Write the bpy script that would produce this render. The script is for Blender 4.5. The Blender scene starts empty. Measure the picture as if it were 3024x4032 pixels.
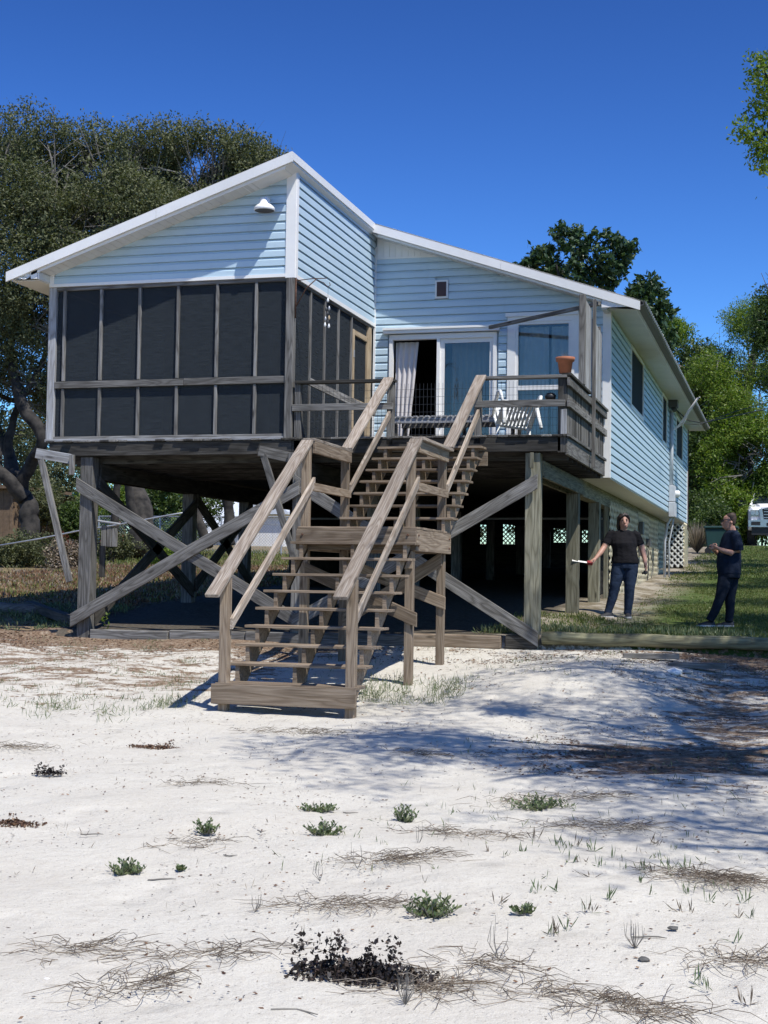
import bpy, bmesh, math, random
import numpy as np
from mathutils import Vector, Matrix, noise

# ------------------------------------------------------------------ camera, sky, sun, exposure
sc = bpy.context.scene
col = sc.collection
R = math.radians
CAM_Z = 0.86
yaw, pitch, roll = R(15.8), math.atan(262 / 5640), 0.015
Fv = Vector((-math.sin(yaw) * math.cos(pitch), math.cos(yaw) * math.cos(pitch), math.sin(pitch)))
R0 = Vector((math.cos(yaw), math.sin(yaw), 0)); U0 = R0.cross(Fv)
Rv = R0 * math.cos(roll) + U0 * math.sin(roll); Uv = U0 * math.cos(roll) - R0 * math.sin(roll)
cam = bpy.data.objects.new('camera', bpy.data.cameras.new('camera')); col.objects.link(cam)
cam.matrix_world = Matrix(((Rv.x, Uv.x, -Fv.x, 0), (Rv.y, Uv.y, -Fv.y, 0), (Rv.z, Uv.z, -Fv.z, CAM_Z), (0, 0, 0, 1)))
cam.data.sensor_fit = 'VERTICAL'; cam.data.sensor_height = 24; cam.data.lens = 24 * 5640 / 4032
cam.data.clip_start = 0.1; cam.data.clip_end = 3000
sc.camera = cam

SUN = Vector((.56, -.42, 1.165)).normalized()          # direction towards the sun
elev = math.asin(SUN.z); azim = math.atan2(SUN.x, SUN.y)
world = bpy.data.worlds.new('World'); sc.world = world; world.use_nodes = True
wn = world.node_tree; wn.nodes.clear()
sky = wn.nodes.new('ShaderNodeTexSky'); sky.sky_type = 'NISHITA'; sky.sun_disc = False
sky.sun_elevation = elev; sky.sun_rotation = azim; sky.air_density = 1.0; sky.dust_density = 0.35; sky.ozone_density = 4.5; sky.altitude = 0
bg = wn.nodes.new('ShaderNodeBackground'); bg.inputs['Strength'].default_value = 0.10
wo = wn.nodes.new('ShaderNodeOutputWorld')
# deep, saturated clear blue: the sky colour raised to a power, so that its pale parts stay pale
def vm(op, a, b):
    n = wn.nodes.new('ShaderNodeVectorMath'); n.operation = op; wn.links.new(a, n.inputs[0]); n.inputs[1].default_value = b; return n.outputs[0]
s1 = vm('MULTIPLY', sky.outputs[0], (.1, .1, .1)); pw = wn.nodes.new('ShaderNodeVectorMath'); pw.operation = 'MULTIPLY'; wn.links.new(s1, pw.inputs[0]); wn.links.new(s1, pw.inputs[1])
s2 = vm('MINIMUM', pw.outputs[0], (1.6, 1.5, 1.4)); s3 = vm('MULTIPLY', s2, (22.8, 26.2, 28.4)); wn.links.new(s3, bg.inputs[0]); wn.links.new(bg.outputs[0], wo.inputs[0])
sl = bpy.data.lights.new('sun', 'SUN'); sl.energy = 5.0; sl.angle = R(.53); sl.color = (1, .975, .925)
so = bpy.data.objects.new('sun', sl); col.objects.link(so); so.location = (10, -8, 30)
so.rotation_euler = (-SUN).to_track_quat('-Z', 'Y').to_euler()
sc.view_settings.view_transform = 'Standard'; sc.view_settings.look = 'None'
sc.view_settings.exposure = 0.14; sc.view_settings.gamma = 1; sc.view_settings.use_curve_mapping = False
try:
    sc.cycles.max_bounces = 8; sc.cycles.diffuse_bounces = 3; sc.cycles.transparent_max_bounces = 24
except Exception: pass

# ------------------------------------------------------------------ materials
def nt(name):
    m = bpy.data.materials.new(name); m.use_nodes = True
    t = m.node_tree; b = t.nodes['Principled BSDF']
    return m, t, b
def N(t, typ, **kw):
    n = t.nodes.new('ShaderNode' + typ)
    for k, v in kw.items():
        if hasattr(n, k) and not k[0].isupper(): setattr(n, k, v)
    return n
def L(t, a, b): t.links.new(a, b)
def ramp(t, fac, stops, interp='LINEAR'):
    r = t.nodes.new('ShaderNodeValToRGB'); r.color_ramp.interpolation = interp
    els = r.color_ramp.elements
    while len(els) < len(stops): els.new(.5)
    for e, (p, c) in zip(els, stops):
        e.position = p; e.color = (*c, 1) if len(c) == 3 else c
    L(t, fac, r.inputs[0]); return r.outputs[0]
def math_(t, op, a, b=None, c=None):
    n = t.nodes.new('ShaderNodeMath'); n.operation = op
    for i, v in enumerate((a, b, c)):
        if v is None: continue
        if isinstance(v, (int, float)): n.inputs[i].default_value = v
        else: L(t, v, n.inputs[i])
    return n.outputs[0]
def mixc(t, f, a, b, mode='MIX'):
    n = t.nodes.new('ShaderNodeMix'); n.data_type = 'RGBA'; n.blend_type = mode
    for s, v in ((n.inputs[0], f), (n.inputs[6], a), (n.inputs[7], b)):
        if isinstance(v, (int, float)): s.default_value = v
        elif isinstance(v, tuple): s.default_value = (*v, 1)
        else: L(t, v, s)
    return n.outputs[2]
def tex_noise(t, vec, scale, detail=3, rough=.55, dist=0):
    n = t.nodes.new('ShaderNodeTexNoise'); n.inputs['Scale'].default_value = scale
    n.inputs['Detail'].default_value = detail; n.inputs['Roughness'].default_value = rough; n.inputs['Distortion'].default_value = dist
    if vec is not None: L(t, vec, n.inputs['Vector'])
    return n.outputs[0]
def mapping(t, vec, scale, loc=None):
    n = t.nodes.new('ShaderNodeMapping'); L(t, vec, n.inputs[0]); n.inputs['Scale'].default_value = scale
    if loc is not None: L(t, loc, n.inputs['Location'])
    return n.outputs[0]
def bump(t, b, h, strength=.3, dist=.01):
    n = t.nodes.new('ShaderNodeBump'); n.inputs['Strength'].default_value = strength; n.inputs['Distance'].default_value = dist
    L(t, h, n.inputs['Height']); L(t, n.outputs[0], b.inputs['Normal'])
def plain(name, c, rough=.6, var=.12, scale=6, metal=0, bmp=0.0, spec=.5, dirt=None):
    m, t, b = nt(name)
    tc = N(t, 'TexCoord').outputs['Object']; oi = N(t, 'ObjectInfo').outputs['Random']
    n = tex_noise(t, tc, scale, 5, .6)
    lo = tuple(x * (1 - var) for x in c); hi = tuple(min(1, x * (1 + var)) for x in c)
    cc = ramp(t, n, [(.3, lo), (.7, hi)])
    v = math_(t, 'MULTIPLY_ADD', oi, var * .8, 1 - var * .4)
    cc = mixc(t, 1.0, cc, v, 'MULTIPLY')
    if dirt:
        n2 = tex_noise(t, tc, scale * .35, 6, .7)
        f = ramp(t, n2, [(.48, (0, 0, 0)), (.72, (1, 1, 1))])
        cc = mixc(t, math_(t, 'MULTIPLY', f, dirt[3]), cc, dirt[:3])
    L(t, cc, b.inputs['Base Color'])
    b.inputs['Roughness'].default_value = rough; b.inputs['Metallic'].default_value = metal
    b.inputs['Specular IOR Level'].default_value = spec
    if bmp: bump(t, b, tex_noise(t, tc, scale * 6, 4), bmp, .004)
    return m
def wood(name, light, mid, dark, ring=9, wet=.35):
    m, t, b = nt(name)
    tc = N(t, 'TexCoord').outputs['Object']; oi = N(t, 'ObjectInfo').outputs['Random']
    off = t.nodes.new('ShaderNodeCombineXYZ')
    L(t, math_(t, 'MULTIPLY', oi, 37.0), off.inputs[0]); L(t, math_(t, 'MULTIPLY', oi, 11.0), off.inputs[1]); L(t, math_(t, 'MULTIPLY', oi, 23.0), off.inputs[2])
    va = t.nodes.new('ShaderNodeVectorMath'); va.operation = 'ADD'; L(t, tc, va.inputs[0]); L(t, off.outputs[0], va.inputs[1])
    v = va.outputs[0]
    g = tex_noise(t, mapping(t, v, (.75, 6.5, 6.5)), 1.0, 2, .45, .25)
    rings = math_(t, 'PINGPONG', math_(t, 'MULTIPLY', g, float(ring)), .5)
    rings = math_(t, 'MULTIPLY', rings, 2.0)
    fib = tex_noise(t, mapping(t, v, (2.5, 150, 150)), 1.0, 3, .6)
    mott = tex_noise(t, mapping(t, v, (1.3, 5, 5)), 1.0, 4, .6)
    vo = t.nodes.new('ShaderNodeTexVoronoi'); L(t, mapping(t, v, (1.9, 7, 7)), vo.inputs['Vector']); vo.inputs['Scale'].default_value = 1
    knot = ramp(t, vo.outputs['Distance'], [(.07, (1, 1, 1)), (.15, (0, 0, 0))])
    c = ramp(t, rings, [(0, dark), (.3, mid), (.8, light)])
    c = mixc(t, .38, c, mid)
    c = mixc(t, ramp(t, fib, [(.35, (.8, .8, .8)), (.62, (0, 0, 0))]), c, dark)
    c = mixc(t, math_(t, 'MULTIPLY', ramp(t, mott, [(.42, (0, 0, 0)), (.7, (1, 1, 1))]), wet), c, tuple(x * .55 for x in dark))
    c = mixc(t, math_(t, 'MULTIPLY', knot, .8), c, tuple(x * .4 for x in dark))
    vv = math_(t, 'MULTIPLY_ADD', N(t, 'ObjectInfo').outputs['Random'], .5, .72)
    c = mixc(t, 1.0, c, vv, 'MULTIPLY')
    L(t, c, b.inputs['Base Color']); b.inputs['Roughness'].default_value = .85; b.inputs['Specular IOR Level'].default_value = .25
    bump(t, b, math_(t, 'ADD', fib, math_(t, 'MULTIPLY', rings, .5)), .45, .004)
    return m
M = {}
M['wood_stair'] = wood('treated_pine', (.40, .32, .235), (.29, .222, .155), (.14, .10, .066), 9, .3)
M['wood_rail'] = wood('weathered_handrail', (.50, .44, .37), (.36, .295, .225), (.17, .13, .10), 11, .35)
M['wood_grey'] = wood('grey_weathered_wood', (.33, .315, .29), (.20, .19, .17), (.075, .068, .06), 10, .5)
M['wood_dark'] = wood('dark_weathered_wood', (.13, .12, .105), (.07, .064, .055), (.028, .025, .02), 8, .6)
M['wood_post'] = wood('treated_piling', (.36, .34, .25), (.25, .235, .165), (.11, .10, .065), 9, .35)
M['wood_pale'] = wood('pale_grey_frame', (.52, .53, .54), (.38, .38, .38), (.18, .17, .16), 8, .3)
M['wood_stud'] = wood('screen_stud', (.38, .37, .35), (.24, .23, .21), (.10, .09, .08), 8, .4)
M['wood_tan'] = wood('tan_door_wood', (.62, .50, .34), (.48, .37, .23), (.25, .18, .11), 7, .2)
M['wood_log'] = wood('landscape_log_wood', (.36, .34, .20), (.24, .225, .13), (.09, .08, .05), 8, .4)
M['vinyl'] = plain('white_vinyl', (.83, .81, .76), .45, .04, 3)
M['soffit'] = plain('soffit_vinyl', (.66, .65, .60), .55, .05, 3)
M['fascia'] = plain('fascia_metal', (.82, .80, .75), .4, .04, 2, dirt=(.45, .43, .38, .25))
M['fascia_shade'] = plain('shaded_gutter_metal', (.075, .073, .068), .5, .2, 2)  # fascia metal darkened: eave shade put into the gutter colour
M['roof'] = plain('galvanised_roof', (.74, .75, .76), .35, .08, 2, metal=.25)
def siding_mat():
    m, t, b = nt('pale_blue_siding')
    tc = N(t, 'TexCoord').outputs['Object']; oi = N(t, 'ObjectInfo').outputs['Random']
    n = tex_noise(t, mapping(t, tc, (1, 1, 6)), 1.2, 5, .65)
    c = ramp(t, n, [(.3, (.46, .59, .655)), (.75, (.53, .655, .715))])
    n2 = tex_noise(t, mapping(t, tc, (6, 6, 1.2)), 2.0, 6, .7)
    c = mixc(t, math_(t, 'MULTIPLY', ramp(t, n2, [(.55, (0, 0, 0)), (.8, (1, 1, 1))]), .22), c, (.36, .42, .42))
    c = mixc(t, 1.0, c, math_(t, 'MULTIPLY_ADD', oi, .06, .97), 'MULTIPLY')
    L(t, c, b.inputs['Base Color']); b.inputs['Roughness'].default_value = .42
    bump(t, b, tex_noise(t, mapping(t, tc, (1.5, 1.5, 5)), 1.5, 2), .35, .01)
    return m
M['siding'] = siding_mat()
def screen_mat():
    m, t, b = nt('insect_screen')
    tc = N(t, 'TexCoord').outputs['Object']
    n = tex_noise(t, mapping(t, tc, (2, 2, 20)), 3, 4)
    L(t, ramp(t, n, [(.3, (.020, .025, .029)), (.7, (.036, .043, .049))]), b.inputs['Base Color'])
    b.inputs['Roughness'].default_value = .8; b.inputs['Specular IOR Level'].default_value = .15
    tr = N(t, 'BsdfTransparent'); mx = N(t, 'MixShader'); mx.inputs[0].default_value = .86
    L(t, tr.outputs[0], mx.inputs[1]); L(t, b.outputs[0], mx.inputs[2])
    L(t, mx.outputs[0], t.nodes['Material Output'].inputs[0]); return m
M['screen'] = screen_mat()
def glass_mat(name='window_glass', refl=.2, tint=(.75, .85, .95)):
    m, t, b = nt(name)
    fr = N(t, 'Fresnel'); fr.inputs[0].default_value = 1.5
    gl = N(t, 'BsdfGlossy'); gl.inputs['Roughness'].default_value = .02; gl.inputs[0].default_value = (.95, .86, .74, 1)
    tr = N(t, 'BsdfTransparent'); tr.inputs[0].default_value = (.84, .88, .90, 1)
    mx = N(t, 'MixShader'); L(t, math_(t, 'ADD', fr.outputs[0], refl), mx.inputs[0])
    L(t, tr.outputs[0], mx.inputs[1]); L(t, gl.outputs[0], mx.inputs[2])
    L(t, mx.outputs[0], t.nodes['Material Output'].inputs[0]); return m
M['curtain_pale'] = None; M['glass'] = glass_mat(refl=.03)
M['glass_side'] = glass_mat('side_window_glass', .02)
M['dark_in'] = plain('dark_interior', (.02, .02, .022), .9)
M['inner_wall'] = plain('interior_wall', (.30, .29, .27), .9)
M['curtain'] = plain('pale_curtain', (.62, .58, .56), .9, .06, 3)
M['curtain_blue'] = plain('blue_grey_curtain', (.33, .30, .26), .9, .15, 3)
M['brown'] = plain('brown_metal', (.06, .022, .016), .45)
M['rust'] = plain('rusty_iron', (.10, .045, .025), .8, .5, 30)
M['black'] = plain('black_iron', (.015, .015, .016), .5)
M['wire'] = plain('dark_wire', (.06, .06, .06), .5, metal=.4)
M['galv'] = plain('galvanised_steel', (.42, .43, .44), .45, .15, 8, metal=.5)
M['conduit'] = plain('grey_conduit', (.50, .51, .52), .5, .08, 8)
M['curtain_pale'] = plain('pale_blue_curtain', (.58, .56, .52), .9, .12, 3)
M['lattice_white'] = plain('white_lattice', (.70, .69, .63), .7, .06, 4)
M['terracotta'] = plain('terracotta', (.36, .13, .065), .8, .15, 14)
M['plastic'] = plain('white_plastic', (.78, .78, .74), .4, .03, 4)
M['concrete'] = plain('pale_concrete', (.42, .41, .38), .9, .2, 10, bmp=.4)
M['lattice'] = plain('cream_lattice', (.68, .61, .42), .7, .12, 4, dirt=(.3, .29, .2, .4))
M['bark'] = plain('oak_bark', (.030, .026, .021), .95, .9, 4, bmp=1.0)  # near-black base puts the canopy's shade into the bark colour
M['bark_pale'] = plain('pale_bark', (.20, .18, .15), .95, .4, 6, bmp=1.0)
M['twig'] = plain('grey_twig', (.17, .155, .13), .9, .3, 8)
M['red_shed'] = plain('red_boards', (.17, .045, .03), .8, .3, 6)
M['green_roof'] = plain('green_roof', (.012, .045, .04), .5)
M['brown_shed'] = plain('brown_boards', (.15, .10, .06), .9, .3, 6)
M['white_roof'] = plain('white_roof_metal', (.60, .63, .66), .4, .06, 2)
M['stone'] = plain('grey_stone', (.10, .095, .085), .9, .4, 20)
def leafmat(name, c1, c2, c3, trans=.25, rough=.5, spec=.4):
    m, t, b = nt(name)
    at = N(t, 'Attribute'); at.attribute_name = 'var'
    c = ramp(t, at.outputs['Fac'], [(0, c1), (.5, c2), (1, c3)])
    L(t, c, b.inputs['Base Color']); b.inputs['Roughness'].default_value = rough; b.inputs['Specular IOR Level'].default_value = spec
    tl = N(t, 'BsdfTranslucent'); L(t, mixc(t, 1.0, c, (1.0, 1.15, .5), 'MULTIPLY'), tl.inputs[0])
    mx = N(t, 'MixShader'); mx.inputs[0].default_value = trans
    L(t, b.outputs[0], mx.inputs[1]); L(t, tl.outputs[0], mx.inputs[2])
    L(t, mx.outputs[0], t.nodes['Material Output'].inputs[0]); return m
M['leaf_oak'] = leafmat('live_oak_leaf', (.055, .066, .028), (.10, .112, .050), (.18, .18, .085), .28, .6, .3)
M['leaf_mag'] = leafmat('magnolia_leaf', (.022, .045, .016), (.045, .085, .028), (.11, .14, .04), .18, .42, .45)
M['leaf_green'] = leafmat('fresh_green_leaf', (.07, .13, .018), (.15, .225, .032), (.30, .34, .055), .5)
M['leaf_dark'] = leafmat('dark_green_leaf', (.032, .06, .015), (.065, .105, .025), (.13, .17, .035), .38)
M['grass'] = leafmat('lawn_grass', (.055, .09, .018), (.12, .155, .032), (.24, .22, .09), .3)
M['weed'] = leafmat('beach_plant_leaf', (.07, .11, .045), (.13, .17, .075), (.24, .23, .12), .25)
M['straw'] = leafmat('dry_grass', (.085, .06, .04), (.19, .145, .10), (.36, .30, .225), .15)
M['litter'] = leafmat('leaf_litter', (.05, .028, .018), (.13, .065, .035), (.27, .17, .10), .1)
M['wrack'] = leafmat('black_seaweed', (.012, .009, .008), (.025, .018, .014), (.06, .04, .03), .02)

# ------------------------------------------------------------------ object helpers
WM = {}
def link(o, parent=None, mw=None):
    mw = mw or Matrix.Identity(4)
    if parent is not None:
        o.parent = parent; o.matrix_basis = WM[parent.name].inverted() @ mw
    else: o.matrix_basis = mw
    col.objects.link(o); WM[o.name] = mw; return o
def tag(o, label=None, cat=None, group=None, kind=None):
    for k, v in (('label', label), ('category', cat), ('group', group), ('kind', kind)):
        if v: o[k] = v
    return o
def thing(name, label, cat, loc=(0, 0, 0), rz=0, group=None, rot=None):
    o = bpy.data.objects.new(name, None); o.empty_display_size = .2
    mw = Matrix.Translation(loc) @ (rot if rot else Matrix.Rotation(rz, 4, 'Z'))
    link(o, None, mw); return tag(o, label, cat, group)
class MB:
    def __init__(s): s.v = []; s.f = []; s.m = []; s.cur = 0
    def add(s, vs, fs):
        k = len(s.v); s.v += [tuple(v) for v in vs]; s.f += [tuple(i + k for i in f) for f in fs]; s.m += [s.cur] * len(fs); return s
    def box(s, x0, x1, y0, y1, z0, z1):
        return s.add([(x0, y0, z0), (x1, y0, z0), (x1, y1, z0), (x0, y1, z0), (x0, y0, z1), (x1, y0, z1), (x1, y1, z1), (x0, y1, z1)],
                     [(0, 3, 2, 1), (4, 5, 6, 7), (0, 1, 5, 4), (1, 2, 6, 5), (2, 3, 7, 6), (3, 0, 4, 7)])
    def prism(s, poly, a, b, axis='Y'):
        n = len(poly)
        f = {'Y': lambda p, t: (p[0], t, p[1]), 'X': lambda p, t: (t, p[0], p[1]), 'Z': lambda p, t: (p[0], p[1], t)}[axis]
        return s.add([f(p, a) for p in poly] + [f(p, b) for p in poly],
                     [tuple(range(n)), tuple(range(2 * n - 1, n - 1, -1))] + [(i, i + n, (i + 1) % n + n, (i + 1) % n) for i in range(n)])
    def beam(s, p0, p1, w, h, up=(0, 0, 1)):
        p0, p1 = Vector(p0), Vector(p1); x = (p1 - p0).normalized(); up = Vector(up)
        if abs(x.dot(up)) > .99: up = Vector((0, 1, 0))
        y = up.cross(x).normalized(); z = x.cross(y)
        vs = [p + y * a * w / 2 + z * b * h / 2 for p in (p0, p1) for a, b in ((-1, -1), (1, -1), (1, 1), (-1, 1))]
        return s.add(vs, [(0, 1, 2, 3), (7, 6, 5, 4), (0, 4, 5, 1), (1, 5, 6, 2), (2, 6, 7, 3), (3, 7, 4, 0)])
    def tube(s, pts, rad, n=8, cap=True):
        pts = [Vector(p) for p in pts]
        if not hasattr(rad, '__len__'): rad = [rad] * len(pts)
        k = len(s.v); up = Vector((0, 0, 1)); ref = None
        for i, p in enumerate(pts):
            d = (pts[min(i + 1, len(pts) - 1)] - pts[max(i - 1, 0)])
            d = d.normalized() if d.length > 1e-9 else Vector((0, 0, 1))
            if ref is None: ref = d.orthogonal().normalized()
            ref = (ref - d * ref.dot(d)); ref = ref.normalized() if ref.length > 1e-6 else d.orthogonal().normalized()
            b = d.cross(ref)
            for j in range(n):
                a = 2 * math.pi * j / n
                s.v.append(tuple(p + (ref * math.cos(a) + b * math.sin(a)) * rad[i]))
        for i in range(len(pts) - 1):
            for j in range(n):
                a, b2 = k + i * n + j, k + i * n + (j + 1) % n
                s.f.append((a, b2, b2 + n, a + n)); s.m.append(s.cur)
        if cap:
            s.f.append(tuple(k + j for j in reversed(range(n)))); s.m.append(s.cur)
            e = k + (len(pts) - 1) * n; s.f.append(tuple(e + j for j in range(n))); s.m.append(s.cur)
        return s
    def lathe(s, prof, c=(0, 0, 0), n=20, axis=None):
        k = len(s.v); A = axis or Matrix.Identity(3); c = Vector(c)
        for r, z in prof:
            for j in range(n):
                a = 2 * math.pi * j / n
                s.v.append(tuple(c + A @ Vector((r * math.cos(a), r * math.sin(a), z))))
        for i in range(len(prof) - 1):
            for j in range(n):
                a, b = k + i * n + j, k + i * n + (j + 1) % n
                s.f.append((a, b, b + n, a + n)); s.m.append(s.cur)
        return s
    def mesh(s, name, mats, smooth=False):
        me = bpy.data.meshes.new(name); me.from_pydata(s.v, [], s.f)
        for m in (mats if isinstance(mats, (list, tuple)) else [mats]): me.materials.append(M[m] if isinstance(m, str) else m)
        me.polygons.foreach_set('material_index', s.m)
        bm = bmesh.new(); bm.from_mesh(me); bmesh.ops.recalc_face_normals(bm, faces=bm.faces); bm.to_mesh(me); bm.free()
        if smooth: me.shade_smooth()
        return me
    def build(s, name, mats, parent=None, label=None, smooth=False, kind=None, mw=None, world=False, bev=0):
        me = s.mesh(name, mats, smooth)
        if bev:
            bm = bmesh.new(); bm.from_mesh(me)
            bmesh.ops.bevel(bm, geom=bm.edges[:], offset=bev, segments=1, affect='EDGES'); bm.to_mesh(me); bm.free()
        o = bpy.data.objects.new(name, me)
        if world and parent is not None: mw = Matrix.Identity(4)      # vertices are world coordinates
        if parent is not None and mw is None: mw = WM[parent.name]    # vertices are in the parent's frame
        link(o, parent, mw); return tag(o, label, kind=kind)
_lc = {}
def lumber(name, p0, p1, w, h, mat, parent, up=(0, 0, 1), plumb=False, bev=.004, label=None):
    """one board of its own: length along local X (for the grain), w across, h along 'up'; world coordinates"""
    p0, p1 = Vector(p0), Vector(p1); d = p1 - p0; Ln = d.length; x = d / Ln; up = Vector(up)
    if abs(x.dot(up)) > .99: up = Vector((0, 1, 0))
    y = up.cross(x).normalized(); z = x.cross(y)
    sh = 0
    if plumb: sh = x.z / math.hypot(x.x, x.y)
    key = (round(Ln, 3), round(w, 4), round(h, 4), mat, round(sh, 3))
    me = _lc.get(key)
    if me is None:
        bm = bmesh.new(); bmesh.ops.create_cube(bm, size=1)
        for v in bm.verts: v.co = Vector((v.co.x * Ln, v.co.y * w, v.co.z * h))
        if bev and min(w, h) > 3 * bev: bmesh.ops.bevel(bm, geom=bm.edges[:], offset=bev, segments=1, affect='EDGES')
        for v in bm.verts: v.co.x += v.co.z * sh
        me = bpy.data.meshes.new(name); bm.to_mesh(me); bm.free(); me.materials.append(M[mat]); _lc[key] = me
    o = bpy.data.objects.new(name, me); c = (p0 + p1) / 2
    mw = Matrix(((x.x, y.x, z.x, c.x), (x.y, y.y, z.y, c.y), (x.z, y.z, z.z, c.z), (0, 0, 0, 1)))
    link(o, parent, mw); return tag(o, label)
def lbox(name, x0, x1, y0, y1, z0, z1, mat, parent, **k):
    """axis-aligned lumber: local X along the longest side"""
    d = (x1 - x0, y1 - y0, z1 - z0); c = ((x0 + x1) / 2, (y0 + y1) / 2, (z0 + z1) / 2); i = d.index(max(d))
    if i == 0: return lumber(name, (x0, c[1], c[2]), (x1, c[1], c[2]), d[1], d[2], mat, parent, **k)
    if i == 1: return lumber(name, (c[0], y0, c[2]), (c[0], y1, c[2]), d[0], d[2], mat, parent, **k)
    return lumber(name, (c[0], c[1], z0), (c[0], c[1], z1), d[0], d[1], mat, parent, up=(0, 1, 0), **k)
def leaves_mesh(name, P, Dr, Nn, ln, wd, var, mat, fold=0):
    """many leaf quads: centres P, long axes Dr, normals Nn (numpy n x 3), length, width, colour value"""
    n = len(P); Dr = Dr / (np.linalg.norm(Dr, axis=1, keepdims=True) + 1e-9)
    S = np.cross(Dr, Nn); S /= (np.linalg.norm(S, axis=1, keepdims=True) + 1e-9)
    ln = np.asarray(ln).reshape(-1, 1) * np.ones((n, 1)); wd = np.asarray(wd).reshape(-1, 1) * np.ones((n, 1))
    V = np.empty((n, 4, 3)); V[:, 0] = P - Dr * ln / 2; V[:, 1] = P + S * wd / 2 + Dr * ln * .08; V[:, 2] = P + Dr * ln / 2; V[:, 3] = P - S * wd / 2 + Dr * ln * .08
    me = bpy.data.meshes.new(name); me.vertices.add(4 * n); me.vertices.foreach_set('co', V.reshape(-1))
    me.loops.add(4 * n); me.loops.foreach_set('vertex_index', np.arange(4 * n, dtype=np.int32))
    me.polygons.add(n); me.polygons.foreach_set('loop_start', np.arange(0, 4 * n, 4, dtype=np.int32))
    try: me.polygons.foreach_set('loop_total', np.full(n, 4, dtype=np.int32))
    except Exception: pass
    a = me.attributes.new('var', 'FLOAT', 'FACE'); a.data.foreach_set('value', np.asarray(var, dtype=np.float32))
    me.materials.append(M[mat]); me.update(calc_edges=True); return me
rng = np.random.default_rng(11)
rnd = random.Random(5)
def unit(n, g=None):
    v = (g or rng).normal(size=(n, 3)); return v / np.linalg.norm(v, axis=1, keepdims=True)

# ------------------------------------------------------------------ ground
def interp(x, pts):
    if x <= pts[0][0]: return pts[0][1]
    for (a, za), (b, zb) in zip(pts, pts[1:]):
        if x <= b: return za + (zb - za) * (x - a) / (b - a)
    return pts[-1][1]
SAND = [(-200, -2.6), (-20, -1.1), (0, -.72), (5, -.60), (9, -.52), (12.6, -.43), (14.7, -.31), (16.2, -.17), (18.22, -.01)]
UPR = [(18.22, .17), (21.7, .38), (24.2, .50), (36.9, 1.14), (39, 1.32), (52, 2.18), (54, 2.24), (62, 2.36), (80, 2.7), (300, 4)]
UPL = [(18.22, .07), (21.5, .42), (24.2, .55), (39, 1.22), (54, 1.95), (80, 3.0), (300, 4)]
def smooth(a, b, x):
    t = max(0., min(1., (x - a) / (b - a))); return t * t * (3 - 2 * t)
def gz(x, y):
    """ground height"""
    s = interp(y, SAND)
    s += .17 * math.exp(-(((x + 1.9) / 1.3) ** 2 + ((y - 15.6) / 1.5) ** 2))       # sand mound right of the stairs
    s -= .07 * math.exp(-(((x + .6) / .7) ** 2 + ((y - 14.5) / 2.5) ** 2))
    s += .025 * math.sin(x * 1.7 + y * .6) * math.sin(y * 1.1 - x * .5) * smooth(3, 6, y)
    if y <= 18.22 and x > -9.9: return s
    u = interp(y, UPL) + (interp(y, UPR) - interp(y, UPL)) * smooth(-6, -2.6, x)
    u -= .08 * smooth(-3.0, -2.5, x) * smooth(18.3, 20, y) * (1 - smooth(25, 32, y))
    u += .03 * math.sin(x * .9) * math.sin(y * .7) * smooth(19, 22, y)
    if x < -9.9:                                                                   # left of the timber edging the sand runs up softly
        k = smooth(17.2, 20.5, y) ; w = smooth(-9.9, -10.6, x) if False else min(1., (-9.9 - x) / .7)
        if y > 18.22: return u * (1 - w) + w * (s * (1 - k) + u * k)
        return s * (1 - w) + w * (s * (1 - k) + u * k)
    return u

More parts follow.
